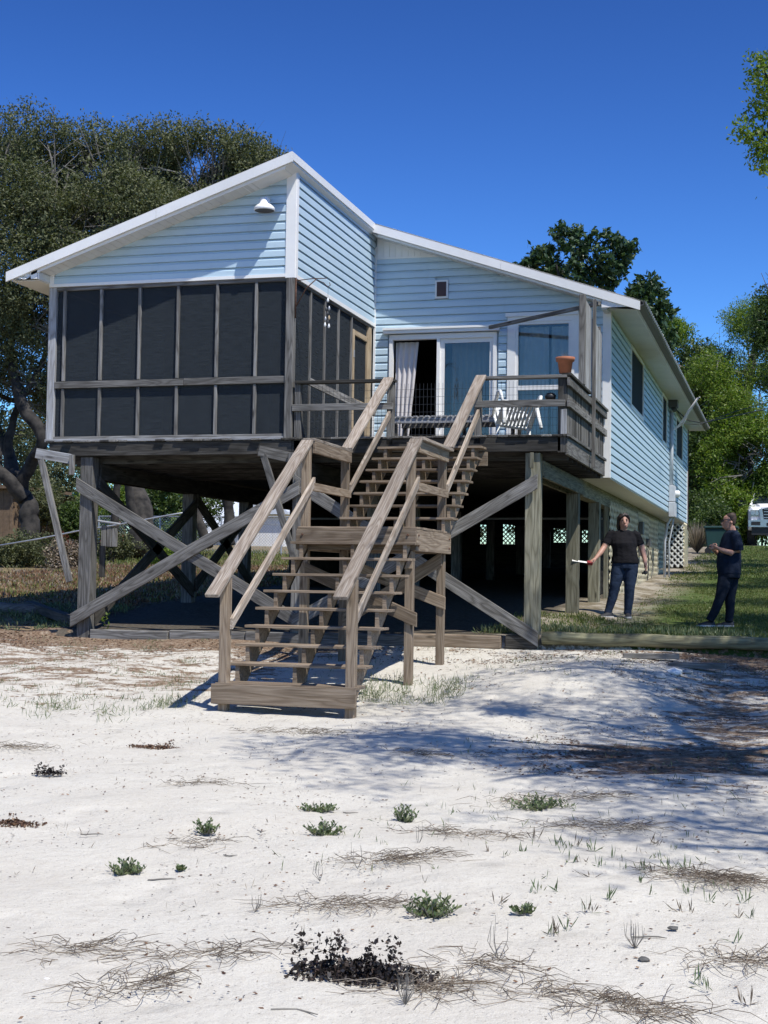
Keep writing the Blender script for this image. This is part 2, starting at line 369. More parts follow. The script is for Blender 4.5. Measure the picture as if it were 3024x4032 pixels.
def lin(a, b, n): return list(np.linspace(a, b, n))
def ground():
    xs = lin(-160, -30, 14)[:-1] + lin(-30, -12, 46)[:-1] + lin(-12, -10.6, 10)[:-1] + lin(-10.6, -9.86, 12)[:-1] + lin(-9.86, 2, 110)[:-1] + lin(2, 14, 40)[:-1] + lin(14, 160, 14)
    ys = lin(-60, 0, 10)[:-1] + lin(0, 3.5, 12)[:-1] + lin(3.5, 18.1, 170)[:-1] + [18.12, 18.2, 18.24, 18.3] + lin(18.5, 30, 50)[:-1] + lin(30, 60, 60)[:-1] + lin(60, 340, 24)
    v = []; W = len(xs)
    for y in ys:
        for x in xs:
            z = gz(x, y)
            if 3 < y < 18.1 and -13 < x < 3: z += .028 * noise.noise(Vector((x * 1.7, y * 1.7, 0))) + .010 * noise.noise(Vector((x * 6, y * 6, 3)))
            v.append((x, y, z))
    f = [(j * W + i, j * W + i + 1, (j + 1) * W + i + 1, (j + 1) * W + i) for j in range(len(ys) - 1) for i in range(W - 1)]
    me = bpy.data.meshes.new('sand_ground'); me.from_pydata(v, [], f); me.shade_smooth()
    m, t, b = nt('sand_and_lawn')
    g = N(t, 'TexCoord').outputs['Object']
    sx = N(t, 'SeparateXYZ'); L(t, g, sx.inputs[0]); X, Y = sx.outputs[0], sx.outputs[1]
    big = tex_noise(t, g, .45, 5, .6); med = tex_noise(t, g, 1.8, 6, .65); fine = tex_noise(t, g, 16, 6, .7); grain = tex_noise(t, g, 160, 3, .7)
    sand = ramp(t, grain, [(.25, (.52, .485, .412)), (.75, (.665, .628, .542))])
    sand = mixc(t, ramp(t, fine, [(.5, (0, 0, 0)), (.78, (.7, .7, .7))]), sand, (.47, .42, .345))
    sand = mixc(t, ramp(t, tex_noise(t, g, 1.1, 5, .6), [(.4, (0, 0, 0)), (.75, (.55, .55, .55))]), sand, (.50, .455, .38))
    sand = mixc(t, ramp(t, tex_noise(t, g, 75, 2, .5), [(.66, (0, 0, 0)), (.72, (.75, .75, .75))]), sand, (.20, .175, .15))
    # brown litter: denser near the edging timbers, on the right, and in clumps
    brown = ramp(t, tex_noise(t, g, 22, 5, .75), [(.3, (.075, .05, .034)), (.47, (.19, .125, .08)), (.62, (.33, .26, .185)), (.75, (.5, .45, .38))])
    def sm(v, a, c):
        n = t.nodes.new('ShaderNodeMapRange'); n.interpolation_type = 'SMOOTHSTEP'; L(t, v, n.inputs[0]); n.inputs[1].default_value = a; n.inputs[2].default_value = c; return n.outputs[0]
    near = math_(t, 'MULTIPLY', sm(Y, 16.6, 18.1), .17)
    left = math_(t, 'MULTIPLY', math_(t, 'MULTIPLY', sm(Y, 11.5, 14.5), sm(math_(t, 'MULTIPLY', X, -1.0), 4.8, 6.0)), .21)
    right = math_(t, 'MULTIPLY', math_(t, 'MULTIPLY', sm(Y, 8.2, 11.0), sm(X, -1.9, -.5)), .24)
    # one thick patch of leaf litter in the tree shade
    dx = math_(t, 'DIVIDE', math_(t, 'ADD', X, 1.35), 1.0); dy = math_(t, 'DIVIDE', math_(t, 'ADD', Y, -11.1), 1.15)
    rr = math_(t, 'SQRT', math_(t, 'ADD', math_(t, 'MULTIPLY', dx, dx), math_(t, 'MULTIPLY', dy, dy)))
    patch = math_(t, 'MULTIPLY', math_(t, 'SUBTRACT', 1.0, sm(rr, .2, 1.35)), .20)
    thr = math_(t, 'ADD', math_(t, 'ADD', near, left), math_(t, 'ADD', right, patch))
    clump = tex_noise(t, mapping(t, g, (.9, 1.5, 1)), 2.6, 9, .78)
    mk = sm(math_(t, 'ADD', math_(t, 'MULTIPLY_ADD', tex_noise(t, g, 9, 4, .7), .22, -.11), math_(t, 'ADD', clump, thr)), .68, .76)
    c = mixc(t, mk, sand, brown)
    # upland: soil, ground cover and lawn
    soil = ramp(t, fine, [(.3, (.05, .042, .032)), (.7, (.13, .11, .085))])
    pale = ramp(t, fine, [(.3, (.26, .22, .17)), (.7, (.42, .38, .31))])
    lawn = ramp(t, tex_noise(t, g, 7, 6, .75), [(.3, (.035, .06, .015)), (.55, (.075, .11, .025)), (.78, (.17, .16, .06))])
    weedy = ramp(t, tex_noise(t, g, 5, 7, .8), [(.32, (.06, .075, .022)), (.46, (.17, .14, .065)), (.62, (.29, .205, .13)), (.8, (.34, .29, .21))])
    nL = sm(math_(t, 'ADD', X, math_(t, 'MULTIPLY', big, 1.2)), -9.2, -9.8)
    up = mixc(t, nL, soil, weedy)
    right2 = sm(math_(t, 'ADD', X, math_(t, 'MULTIPLY', med, 1.8)), -1.7, -.7)
    dirt = mixc(t, sm(med, .42, .6), ramp(t, fine, [(.3, (.09, .075, .045)), (.55, (.19, .155, .10)), (.75, (.30, .26, .19))]), pale)
    bare = mixc(t, sm(math_(t, 'ADD', X, math_(t, 'MULTIPLY', med, .8)), -3.3, -2.9), up, dirt)
    up = mixc(t, right2, bare, lawn)
    c = mixc(t, sm(math_(t, 'ADD', X, med), 2.6, 3.4), c, soil); c = mixc(t, sm(math_(t, 'ADD', X, med), -13.0, -14.0), c, weedy)          # soil under the unseen trees, weeds at left: put in to cut sand bounce
    onup = sm(math_(t, 'ADD', Y, math_(t, 'MULTIPLY', math_(t, 'SUBTRACT', fine, .5), .5)), 18.18, 18.22)
    isl = sm(math_(t, 'ADD', Y, math_(t, 'MULTIPLY', math_(t, 'SUBTRACT', med, .5), 2.4)), 18.3, 19.4)
    lsel = sm(X, -9.95, -9.9)
    fade = mixc(t, lsel, isl, onup)
    c = mixc(t, fade, c, up)
    L(t, c, b.inputs['Base Color']); b.inputs['Roughness'].default_value = .95; b.inputs['Specular IOR Level'].default_value = .15
    h = math_(t, 'ADD', math_(t, 'MULTIPLY', med, 1.2), math_(t, 'ADD', math_(t, 'MULTIPLY', fine, .5), math_(t, 'MULTIPLY', grain, .12)))
    vo = t.nodes.new('ShaderNodeTexVoronoi'); vo.feature = 'SMOOTH_F1'; L(t, g, vo.inputs['Vector']); vo.inputs['Scale'].default_value = 2.6
    h = math_(t, 'ADD', h, math_(t, 'MULTIPLY', sm(vo.outputs['Distance'], .0, .35), .8))       # soft scuffs and footprints
    bump(t, b, h, .8, .038)
    me.materials.append(m)
    o = bpy.data.objects.new('ground', me); link(o); tag(o, kind='structure')
ground()
def unseen_water():  # unseen water behind the camera, added to cut light bounced off the sand
    mb = MB(); mb.add([(-400, -600, -.80), (400, -600, -.80), (400, -2, -.80), (-400, -2, -.80)], [(0, 1, 2, 3)])
    m, t, b = nt('unseen_bay_water'); b.inputs['Base Color'].default_value = (.02, .05, .06, 1); b.inputs['Roughness'].default_value = .12; bump(t, b, tex_noise(t, N(t, 'TexCoord').outputs['Object'], 1.5, 5), .5, .1); M['unseen_water'] = m
    mb.build('unseen_water', 'unseen_water', kind='structure')
unseen_water()
def drive():
    mb = MB(); xs = lin(-9, 14, 14); ys = [52.2, 54, 58, 62]
    k = [(x, y, gz(x, y) + .02) for y in ys for x in xs]; W = len(xs)
    mb.add(k, [(j * W + i, j * W + i + 1, (j + 1) * W + i + 1, (j + 1) * W + i) for j in range(len(ys) - 1) for i in range(W - 1)])
    mb.build('driveway', 'concrete', kind='structure')
drive()

# ------------------------------------------------------------------ the house on stilts
Y1, Y2, XR, XL, XE, YB = 18.11, 22.0, -6.44, -10.10, -2.66, 39.3
FL = 2.73
def rl(x): return 6.50 + (x + 6.36) * .339       # top of the roof, left slope
def rr_(x): return 6.50 - (x + 6.40) * .333      # right slope
house = thing('stilt_house', 'pale blue beach house with white trim raised on pilings, screened porch at left front', 'house', (-6.4, 22, 0))
PROF = [(0, -.014), (0, .019), (.080, .0175), (.101, .0035), (.109, .0030), (.1115, -.014), (.1258, -.014)]
def siding(par, org, al, out, z0, z1, h, lo, hi, opens=(), joints=()):
    org, al, out = Vector(org), Vector(al), Vector(out); z = z0; ci = 0
    while z < z1 - .02:
        zt = [z + p[0] * h / .1258 for p in PROF]; zc = z + h / 2
        a, b = min(lo(q) for q in zt[:3]), max(hi(q) for q in zt[:3])
        cuts = [(o[0], o[1]) for o in opens if o[2] < zc < o[3]]
        segs = [(a, b)]
        for c0, c1 in cuts:
            ns = []
            for s0, s1 in segs:
                if c1 <= s0 or c0 >= s1: ns.append((s0, s1)); continue
                if c0 > s0: ns.append((s0, c0))
                if c1 < s1: ns.append((c1, s1))
            segs = ns
        js = joints[ci // 2 % len(joints)] if joints else ()
        for j in js:
            ns = []
            for s0, s1 in segs:
                if s0 + .3 < j < s1 - .3: ns += [(s0, j - .0015), (j + .0015, s1)]
                else: ns.append((s0, s1))
            segs = ns
        for s0, s1 in segs:
            if s1 - s0 < .02: continue
            vs = []
            for (pz, d), zz in zip(PROF, zt):
                zz = min(zz, z1)
                e0 = s0 if s0 > a + 1e-6 else max(lo(zz), s0); e1 = s1 if s1 < b - 1e-6 else min(hi(zz), s1)
                if e1 < e0: e1 = e0 = (e0 + e1) / 2
                for e in (e0, e1): vs.append(org + al * e + out * d + Vector((0, 0, zz)))
            fs = [(i * 2, i * 2 + 1, i * 2 + 3, i * 2 + 2) for i in range(len(PROF) - 1)]
            me = bpy.data.meshes.new('siding_board'); me.from_pydata([tuple(v) for v in vs], [], fs); me.materials.append(M['siding'])
            o = bpy.data.objects.new('siding_board', me); link(o, par, Matrix.Identity(4))
        z += h; ci += 1
def W_(mb, name, mat, parent, **k): return mb.build(name, mat, parent, world=True, **k)
SH = .1222
# front gable wall over the porch
mb = MB(); mb.prism([(XL + .03, 4.92), (XR - .02, 4.92), (XR - .02, 6.33), (XL + .03, 5.10)], Y1 + .03, Y1 + .10)
w = W_(mb, 'wall', 'siding', house)
siding(w, (0, Y1 + .005, 0), (1, 0, 0), (0, -1, 0), 4.955, 6.32, SH, lambda z: max(XL + .07, XR - (6.335 - z) / .339), lambda z: XR - .10)
W_(MB().box(XL, XR - .1, Y1 - .025, Y1 + .01, 4.915, 4.958), 'trim_strip', 'vinyl', w)
W_(MB().box(XL + .0, XL + .07, Y1 - .022, Y1 + .01, 4.96, 5.14), 'corner_trim', 'vinyl', w)
mb = MB(); mb.prism([(XR - .115, 4.90), (XR + .02, 4.90), (XR + .02, 6.36), (XR - .115, 6.325)], Y1 - .024, Y1 + .0); mb.box(XR + .004, XR + .026, Y1 + .0, Y1 + .09, 4.90, 6.38)
W_(mb, 'corner_trim', 'vinyl', w)
# porch side wall under the ridge
w = W_(MB().box(XR - .10, XR - .03, Y1 + .10, Y2, 4.90, 6.42), 'wall', 'siding', house)
siding(w, (XR, 0, 0), (0, 1, 0), (1, 0, 0), 4.955, 6.42, SH, lambda z: Y1 + .09, lambda z: Y2 - .004)
W_(MB().box(XR, XR + .025, Y1 + .09, Y2, 4.90, 4.955), 'trim_strip', 'vinyl', w)
# main front wall, set back behind the deck
def holes(x0, x1, z0, ztop, H, y0, y1, mb):
    xs = sorted({x0, x1, *[h for q in H for h in q[:2]]})
    for a, b in zip(xs, xs[1:]):
        c = (a + b) / 2; zs = [(z0, None)]
        hh = sorted([q for q in H if q[0] < c < q[1]], key=lambda q: q[2]); z = z0
        for q in hh:
            if q[2] > z: mb.box(a, b, y0, y1, z, q[2])
            z = q[3]
        mb.prism([(a, z), (b, z), (b, ztop(b)), (a, ztop(a))], y0, y1)
DOOR = (-6.17, -4.42, 2.75, 4.73); WIN = (-4.12, -3.24, 2.85, 4.90)
mb = MB(); holes(XR - .02, XE - .01, 2.46, lambda x: rr_(x) - .15, [DOOR, WIN], Y2 + .03, Y2 + .12, mb)
w = W_(mb, 'wall', 'siding', house)
siding(w, (0, Y2, 0), (1, 0, 0), (0, -1, 0), 2.745, 6.0, SH, lambda z: XR + .03, lambda z: min(XE - .10, -6.44 + (6.355 - z) / .336),
       [(-6.2, -4.39, 2.7, 4.79), (-4.26, -3.11, 2.7, 5.02), (-5.43, -5.21, 5.32, 5.62)], [(-5.55,), (-4.3,), (), (-5.0,)])
W_(MB().box(XR + .0, XR + .035, Y2 - .03, Y2 + .01, 2.75, 6.2), 'corner_trim', 'vinyl', w)
for i in range(10):
    a = XR + .04 + i * .104; b = a + .101
    if b > -5.38: b = -5.38
    W_(MB().prism([(a, 6.02), (b, 6.02), (b, min(6.36, 6.345 - (b + 6.44) * .333 + .01)), (a, min(6.36, 6.345 - (a + 6.44) * .333 + .01))], Y2 - .020, Y2 + .0), 'ribbed_panel', 'vinyl', w)
W_(MB().box(XR + .035, -5.30, Y2 - .032, Y2 - .002, 5.995, 6.022), 'trim_strip', 'vinyl', w)
mb = MB(); mb.box(XE - .10, XE + .024, Y2 - .024, Y2 + .0, 2.455, 5.06); mb.box(XE + .001, XE + .024, Y2 + .0, Y2 + .10, 2.455, 5.03)
W_(mb, 'corner_trim', 'vinyl', w)
# right side wall
SW = [(25.0, 27.15, 3.93, 4.96), (31.43, 32.55, 3.93, 4.96), (35.4, 37.5, 3.95, 4.90)]
mb = MB()
ys = sorted({Y2 + .1, YB, *[h for q in SW for h in q[:2]]})
for a, b in zip(ys, ys[1:]):
    c = (a + b) / 2; q = [q for q in SW if q[0] < c < q[1]]
    if q: mb.box(XE - .12, XE - .03, a, b, 2.47, q[0][2]); mb.box(XE - .12, XE - .03, a, b, q[0][3], 5.03)
    else: mb.box(XE - .12, XE - .03, a, b, 2.47, 5.03)
w = W_(mb, 'wall', 'siding', house)
siding(w, (XE, 0, 0), (0, 1, 0), (1, 0, 0), 2.475, 5.02, SH, lambda z: Y2 + .10, lambda z: YB - .06,
       [(q[0] - .03, q[1] + .03, q[2] - .03, q[3] + .03) for q in SW], [(23.9, 27.6, 31.2, 34.9, 38.2), (25.7, 29.3, 33.0, 36.6), (24.7, 28.4, 32.1, 35.9), (23.2, 26.9, 30.4, 34.1, 37.7)])
W_(MB().box(XE + .001, XE + .03, YB - .07, YB + .02, 2.46, 5.03), 'corner_trim', 'vinyl', w)
W_(MB().box(XE - .04, XE + .05, YB + .03, YB + .10, 2.3, 5.0), 'downspout', 'brown', house)
# hidden back and left walls, floor, ceiling
mb = MB(); mb.box(XL, XE, YB, YB + .1, 2.45, 5.0); mb.box(XL, XL + .1, Y2, YB, 2.45, 5.0)
W_(mb, 'wall', 'siding', house)
mb = MB(); mb.box(XL, XE - .005, Y2 + .005, YB, 2.50, 2.72)
W_(mb, 'floor', 'wood_dark', house)
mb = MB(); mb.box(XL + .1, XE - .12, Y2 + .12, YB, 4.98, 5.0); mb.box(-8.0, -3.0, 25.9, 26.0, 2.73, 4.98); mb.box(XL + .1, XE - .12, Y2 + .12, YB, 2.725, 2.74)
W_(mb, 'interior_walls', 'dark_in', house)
W_(MB().box(-3.30, XE - .0, Y2 + .05, YB, 2.455, 2.475), 'floor_soffit', 'soffit', house)
# roof
def roofpart():
    r = MB(); ya, yb = 17.71, YB + .4
    r.prism([(-6.36, rl(-6.36) - .018), (-6.36, rl(-6.36) - .13), (-6.50, rl(-6.5) - .17), (-10.50, rl(-10.5) - .13), (-10.50, rl(-10.5) - .018)], ya + .03, Y2 - .4)
    r.prism([(-6.40, 6.48), (-6.40, 6.38), (-10.50, rl(-10.5) - .13), (-10.50, rl(-10.5) - .018)], Y2 - .4, yb)
    r.prism([(-6.40, 6.48), (-2.24, rr_(-2.24) - .018), (-2.24, rr_(-2.24) - .10), (-6.40, 6.38)], Y2 - .37, yb)
    o = W_(r, 'roof', 'fascia', house)
    for x0, x1, f, y0 in ((-10.60, -6.37, rl, ya - .01), (-6.39, -2.06, rr_, Y2 - .41)):
        y0 += .035; c = MB(); n = int((yb - y0) / .05); vs = []
        for i in range(n + 1):
            y = y0 + i * .05; d = .013 * math.cos(2 * math.pi * i / 4)
            vs += [(x0, y, f(x0) + .006 + d), (x1, y, f(x1) + .006 + d)]
        c.add(vs, [(2 * i, 2 * i + 1, 2 * i + 3, 2 * i + 2) for i in range(n)])
        W_(c, 'metal_sheet', 'roof', o)
    def fas(x0, x1, f, y, nm='fascia_board', dz=.135):
        W_(MB().prism([(x0, f(x0)), (x1, f(x1)), (x1, f(x1) - dz), (x0, f(x0) - dz)], y, y + .028), nm, 'fascia', o)
    fas(-10.57, -8.30, rl, 17.70); fas(-8.296, -6.345, rl, 17.70)
    fas(-6.375, -4.3, rr_, Y2 - .40); fas(-4.297, -2.16, rr_, Y2 - .40)
    W_(MB().prism([(-6.345, 6.505), (-6.345, 6.40), (-6.40, 6.40), (-6.40, 6.505)], 17.728, Y2 - .37), 'fascia_board', 'fascia', o)
    W_(MB().prism([(-6.37, 6.39), (-6.40, 6.35), (-6.44, 6.35), (-6.44, 6.41)], 17.80, Y2 - .3), 'fascia_trim', 'fascia', o)
    # second, set-back strip below the rake fascia
    for a, b, f, y in ((-10.2, -6.46, rl, 17.745), (-6.30, -2.75, rr_, Y2 - .35)):
        W_(MB().prism([(a, f(a) - .135), (b, f(b) - .135), (b, f(b) - .175), (a, f(a) - .175)], y, y + .012), 'fascia_trim', 'vinyl', o)
    s = W_(MB().prism([(-10.10, rl(-10.1) - .150), (-6.46, rl(-6.46) - .150), (-6.46, rl(-6.46) - .14), (-10.10, rl(-10.1) - .14)], 17.76, Y1), 'soffit', 'soffit', house)
    x = -10.08
    while x < -6.50:
        b = min(x + .104, -6.47); W_(MB().prism([(x + .003, rl(x) - .165), (b - .003, rl(b) - .165), (b - .003, rl(b) - .152), (x + .003, rl(x) - .152)], 17.76, Y1 - .002), 'soffit_panel', 'soffit', s); x += .104
    s = W_(MB().prism([(-6.40, rr_(-6.4) - .150), (-2.75, rr_(-2.75) - .150), (-2.75, rr_(-2.75) - .14), (-6.40, rr_(-6.4) - .14)], Y2 - .33, Y2), 'soffit', 'soffit', house)
    x = -6.38
    while x < -2.80:
        b = min(x + .104, -2.77); W_(MB().prism([(x + .003, rr_(x) - .165), (b - .003, rr_(b) - .165), (b - .003, rr_(b) - .152), (x + .003, rr_(x) - .152)], Y2 - .33, Y2 - .002), 'soffit_panel', 'soffit', s); x += .104
    # eave soffit on the right: panels across the overhang
    s = W_(MB().box(XE, -2.20, Y2 - .36, YB + .38, 5.035, 5.045), 'soffit', 'soffit', house)
    y = Y2 - .36
    while y < YB + .3:
        W_(MB().box(XE + .004, -2.21, y, y + .30, 5.020, 5.034), 'soffit_panel', 'soffit', s); y += .304
    W_(MB().prism([(-2.74, 5.015), (-2.19, 5.015), (-2.19, rr_(-2.19) - .13), (-2.74, rr_(-2.74) - .13)], Y2 - .375, Y2 - .355), 'eave_return', 'fascia', o)
    W_(MB().box(-2.74, -2.66, Y2 - .35, Y2 - .0, 4.99, 5.014), 'eave_return', 'soffit', o)
    # gutter along the right eave
    g = MB(); g.prism([(-2.20, 5.01), (-2.11, 5.03), (-2.09, 5.105), (-2.10, 5.105), (-2.12, 5.045), (-2.19, 5.03), (-2.19, 5.10), (-2.20, 5.10)], Y2 - .37, YB + .4)
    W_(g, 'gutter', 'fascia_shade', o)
    # left eave: soffit, side closure and the torn, crumpled front closure
    W_(MB().box(-10.52, XL, 17.80, YB, 4.955, 4.97), 'soffit', 'soffit', house)
    W_(MB().box(XL - .004, XL + .014, 17.76, Y1, 4.97, rl(-10.1) - .16), 'eave_return', 'vinyl', o)
    c = MB(); vs = []; nn = 9
    for j in range(4):
        for i in range(nn):
            u = i / (nn - 1); x = -10.52 + u * .30; top = rl(x) - .13; bot = 4.965
            z = bot + (top - bot) * j / 3; vs.append((x, 17.75 + .03 * math.sin(i * 2.1 + j * 1.3) - .05 * u * (j == 0), z + .012 * math.sin(i * 3.1)))
    c.add(vs, [(j * nn + i, j * nn + i + 1, (j + 1) * nn + i + 1, (j + 1) * nn + i) for j in range(3) for i in range(nn - 1)])
    W_(c, 'crumpled_flashing', 'fascia', o, smooth=True)
    W_(MB().prism([(-10.20, 4.97), (-10.105, 4.97), (-10.105, 5.12), (-10.22, 5.08)], 17.745, 17.755), 'crumpled_flashing', 'fascia', o)
roofpart()

# screened porch
def zt(x): return 4.86
porch = W_(MB().box(XL, XR, Y1 + .10, Y1 + .12, 2.735, 2.742), 'porch_sill', 'wood_stud', house)
lbox('corner_post', XL - .01, XL + .105, Y1 - .005, Y1 + .11, FL, 4.912, 'wood_pale', house)
lbox('corner_post', XR - .095, XR + .015, Y1 - .03, Y1 + .08, 2.70, 4.90, 'wood_grey', house)
lbox('header_board', XL + .11, XR - .10, Y1 + .0, Y1 + .04, 4.862, 4.912, 'wood_stud', house)
lbox('sill_board', XL + .11, XR - .10, Y1 + .0, Y1 + .05, FL + .012, FL + .058, 'wood_stud', house)
lbox('sill_board', XL - .02, XR - .10, Y1 - .018, Y1 + .0, FL - .018, FL + .022, 'wood_pale', house)
lbox('mid_rail', XL + .11, -8.02, Y1 - .012, Y1 + .03, 3.472, 3.565, 'wood_grey', house)
lbox('mid_rail', -8.015, XR - .10, Y1 - .012, Y1 + .03, 3.475, 3.57, 'wood_grey', house)
SX = [-9.87, -9.30, -8.71, -8.13, -7.55, -6.98]
for x in SX:
    lbox('screen_stud', x - .02, x + .02, Y1 + .002, Y1 + .06, 3.575, 4.86, 'wood_stud', house)
    lbox('screen_stud', x - .02, x + .02, Y1 + .002, Y1 + .06, FL + .06, 3.468, 'wood_stud', house)
ed = [XL + .105] + SX + [XR - .095]
for a, b in zip(ed, ed[1:]):
    for z0, z1 in ((FL + .05, 3.50), (3.54, 4.87)):
        W_(MB().box(a + .005, b - .005, Y1 + .040, Y1 + .042, z0, z1), 'screen_panel', 'screen', house)
SYs = [18.88, 19.52, 20.17, 20.82]
for y in SYs: lbox('screen_stud', XR - .05, XR + .0, y - .02, y + .02, FL, 4.89, 'wood_stud', house)
lbox('header_board', XR - .05, XR + .004, Y1 + .09, Y2 - .02, 4.865, 4.898, 'wood_grey', house)
lbox('sill_board', XR - .05, XR + .004, Y1 + .09, 20.80, FL, FL + .04, 'wood_grey', house)
ey = [Y1 + .09] + SYs
for a, b in zip(ey, ey[1:]): W_(MB().box(XR - .030, XR - .028, a + .01, b - .01, FL + .03, 4.87), 'screen_panel', 'screen', house)
W_(MB().box(XR - .030, XR - .028, 20.84, 21.68, 4.66, 4.87), 'screen_panel', 'screen', house)
lbox('corner_post', XR - .06, XR + .004, 21.72, 21.86, FL, 4.88, 'wood_tan', house)
sd = W_(MB().box(XR - .024, XR - .022, 20.92, 21.64, 2.80, 4.62), 'screen_door', 'screen', house)
lbox('door_frame', XR - .03, XR + .008, 20.86, 20.94, 2.76, 4.68, 'wood_tan', sd); lbox('door_frame', XR - .03, XR + .008, 21.62, 21.70, 2.76, 4.68, 'wood_tan', sd)
lbox('door_frame', XR - .03, XR + .006, 20.94, 21.62, 4.60, 4.68, 'wood_tan', sd); lbox('door_frame', XR - .03, XR + .006, 20.94, 21.62, 2.76, 2.84, 'wood_tan', sd)
lbox('door_frame', XR - .03, XR + .006, 20.94, 21.62, 3.55, 3.62, 'wood_tan', sd)
W_(MB().box(XR + .008, XR + .02, 20.88, 20.91, 4.25, 4.36), 'hinge', 'galv', sd)
# inside of the porch
for a, b in ((Y1 + .1, 19.4), (19.4, 20.7), (20.7, Y2 - .1)):
    W_(MB().box(XL + .05, XL + .052, a, b, FL, 4.9), 'screen_panel', 'screen', house); lbox('screen_stud', XL + .03, XL + .07, b - .02, b + .02, FL, 4.9, 'wood_stud', house)
mb = MB(); holes(XL, XR - .03, 2.6, lambda x: 5.05, [(-8.15, -7.35, 2.75, 4.8)], Y2 - .12, Y2 - .0, mb); mb.box(XL, XR - .1, Y1 + .12, Y2 - .12, 4.99, 5.01)
W_(mb, 'porch_wall', 'inner_wall', house)
mb = MB(); mb.box(-8.22, -8.15, Y2 - .15, Y2 - .12, 2.75, 4.87); mb.box(-7.35, -7.28, Y2 - .15, Y2 - .12, 2.75, 4.87); mb.box(-8.15, -7.35, Y2 - .15, Y2 - .12, 4.80, 4.87)
W_(mb, 'door_frame', 'vinyl', house)
W_(MB().box(-8.15, -7.35, Y2 - .07, Y2 - .04, 2.75, 4.8), 'porch_door', 'brown', house)
fan = thing('ceiling_fan', 'dark ceiling fan hanging inside the screened porch', 'fan', (-7.3, 20.0, 4.6))
m_ = MB(); m_.tube([(0, 0, 0), (0, 0, .4)], .015); m_.lathe([(0, .06), (.09, .05), (.1, 0), (.05, -.05), (0, -.06)]); m_.build('motor', 'black', fan)
for i in range(4):
    a = i * math.pi / 2 + .3; m_ = MB(); m_.beam((.09 * math.cos(a), .09 * math.sin(a), .0), (.58 * math.cos(a), .58 * math.sin(a), .0), .12, .01); m_.build('blade', 'wood_dark', fan)

# front wall openings
dr = W_(MB().box(DOOR[0], DOOR[1], Y2 - .035, Y2 + .06, DOOR[3] - .05, DOOR[3] + .03), 'sliding_door', 'vinyl', house)
for a, b in ((DOOR[0], DOOR[0] + .055), (DOOR[1] - .055, DOOR[1]), (-5.385, -5.335)): W_(MB().box(a, b, Y2 - .035, Y2 + .06, 2.76, DOOR[3] - .05), 'door_jamb', 'vinyl', dr)
mb = MB(); mb.box(-5.335, -5.265, Y2 + .0, Y2 + .04, 2.78, 4.68); mb.box(-4.535, -4.475, Y2 + .0, Y2 + .04, 2.78, 4.68); mb.box(-5.265, -4.535, Y2 + .0, Y2 + .04, 4.61, 4.68); mb.box(-5.265, -4.535, Y2 + .0, Y2 + .04, 2.78, 2.88)
W_(mb, 'door_sash', 'vinyl', dr)
W_(MB().box(-5.265, -4.535, Y2 + .018, Y2 + .022, 2.88, 4.61), 'pane', 'glass', dr)
W_(MB().box(-5.31, -5.29, Y2 - .03, Y2 - .0, 3.30, 3.48), 'handle', 'plastic', dr)
def curtain(name, x0, x1, y, z0, z1, mat, par, xt=None, folds=7, amp=.03, side=0):
    c = MB(); nx = folds * 6; nz = 8; vs = []
    for j in range(nz + 1):
        v = j / nz; z = z1 + (z0 - z1) * v
        xr = x1 + ((xt if xt is not None else x1) - x1) * (1 - v) ** 1.0
        for i in range(nx + 1):
            u = i / nx; vs.append((x0 + (xr - x0) * u, y + amp * math.sin(u * folds * 2 * math.pi + .4 * math.sin(3 * v)) * (.6 + .4 * v), z))
    c.add(vs, [(j * (nx + 1) + i, j * (nx + 1) + i + 1, (j + 1) * (nx + 1) + i + 1, (j + 1) * (nx + 1) + i) for j in range(nz) for i in range(nx)])
    return W_(c, name, mat, par, smooth=True)
cu = curtain('curtain', -6.10, -5.90, Y2 + .12, 2.78, 4.66, 'curtain', dr, xt=-5.72, folds=4, amp=.032)
curtain('curtain', -5.22, -4.55, Y2 + .35, 2.8, 4.66, 'curtain_blue', dr, folds=7)
aw = W_(MB().box(-6.26, -4.37, Y2 - .09, Y2 - .018, 4.775, 4.855), 'shutter_track', 'vinyl', house)
W_(MB().box(-6.265, -4.365, Y2 - .11, Y2 - .09, 4.83, 4.862), 'track_lip', 'vinyl', aw)
wi = W_(MB().box(-4.25, -3.12, Y2 - .034, Y2 - .002, 4.90, 5.03), 'window', 'vinyl', house)
W_(MB().box(-4.25, -4.12, Y2 - .034, Y2 - .002, 2.75, 4.90), 'window_casing', 'vinyl', wi)
W_(MB().box(-3.25, -3.12, Y2 - .034, Y2 - .002, 2.75, 4.90), 'window_casing', 'vinyl', wi)
mb = MB(); mb.box(-4.12, -4.08, Y2 - .02, Y2 + .05, 2.85, 4.90); mb.box(-3.29, -3.25, Y2 - .02, Y2 + .05, 2.85, 4.90); mb.box(-4.08, -3.29, Y2 - .02, Y2 + .05, 4.86, 4.90); mb.box(-4.08, -3.29, Y2 - .02, Y2 + .05, 3.83, 3.90); mb.box(-4.08, -3.29, Y2 - .02, Y2 + .05, 2.85, 2.90)
W_(mb, 'window_frame', 'vinyl', wi)
W_(MB().box(-4.08, -3.29, Y2 + .01, Y2 + .014, 3.90, 4.86), 'pane', 'glass', wi); W_(MB().box(-4.08, -3.29, Y2 + .01, Y2 + .014, 2.90, 3.83), 'pane', 'glass', wi)
curtain('curtain', -4.08, -3.62, Y2 + .14, 2.85, 4.84, 'curtain_pale', wi, folds=4); curtain('curtain', -3.58, -3.28, Y2 + .14, 2.85, 4.84, 'curtain_pale', wi, folds=3)
mb = MB()
for x in (-3.98, -3.76, -3.48): mb.box(x - .07, x + .05, Y2 + .09, Y2 + .095, 4.74, 4.775)
W_(mb, 'curtain_ring', 'curtain', wi)
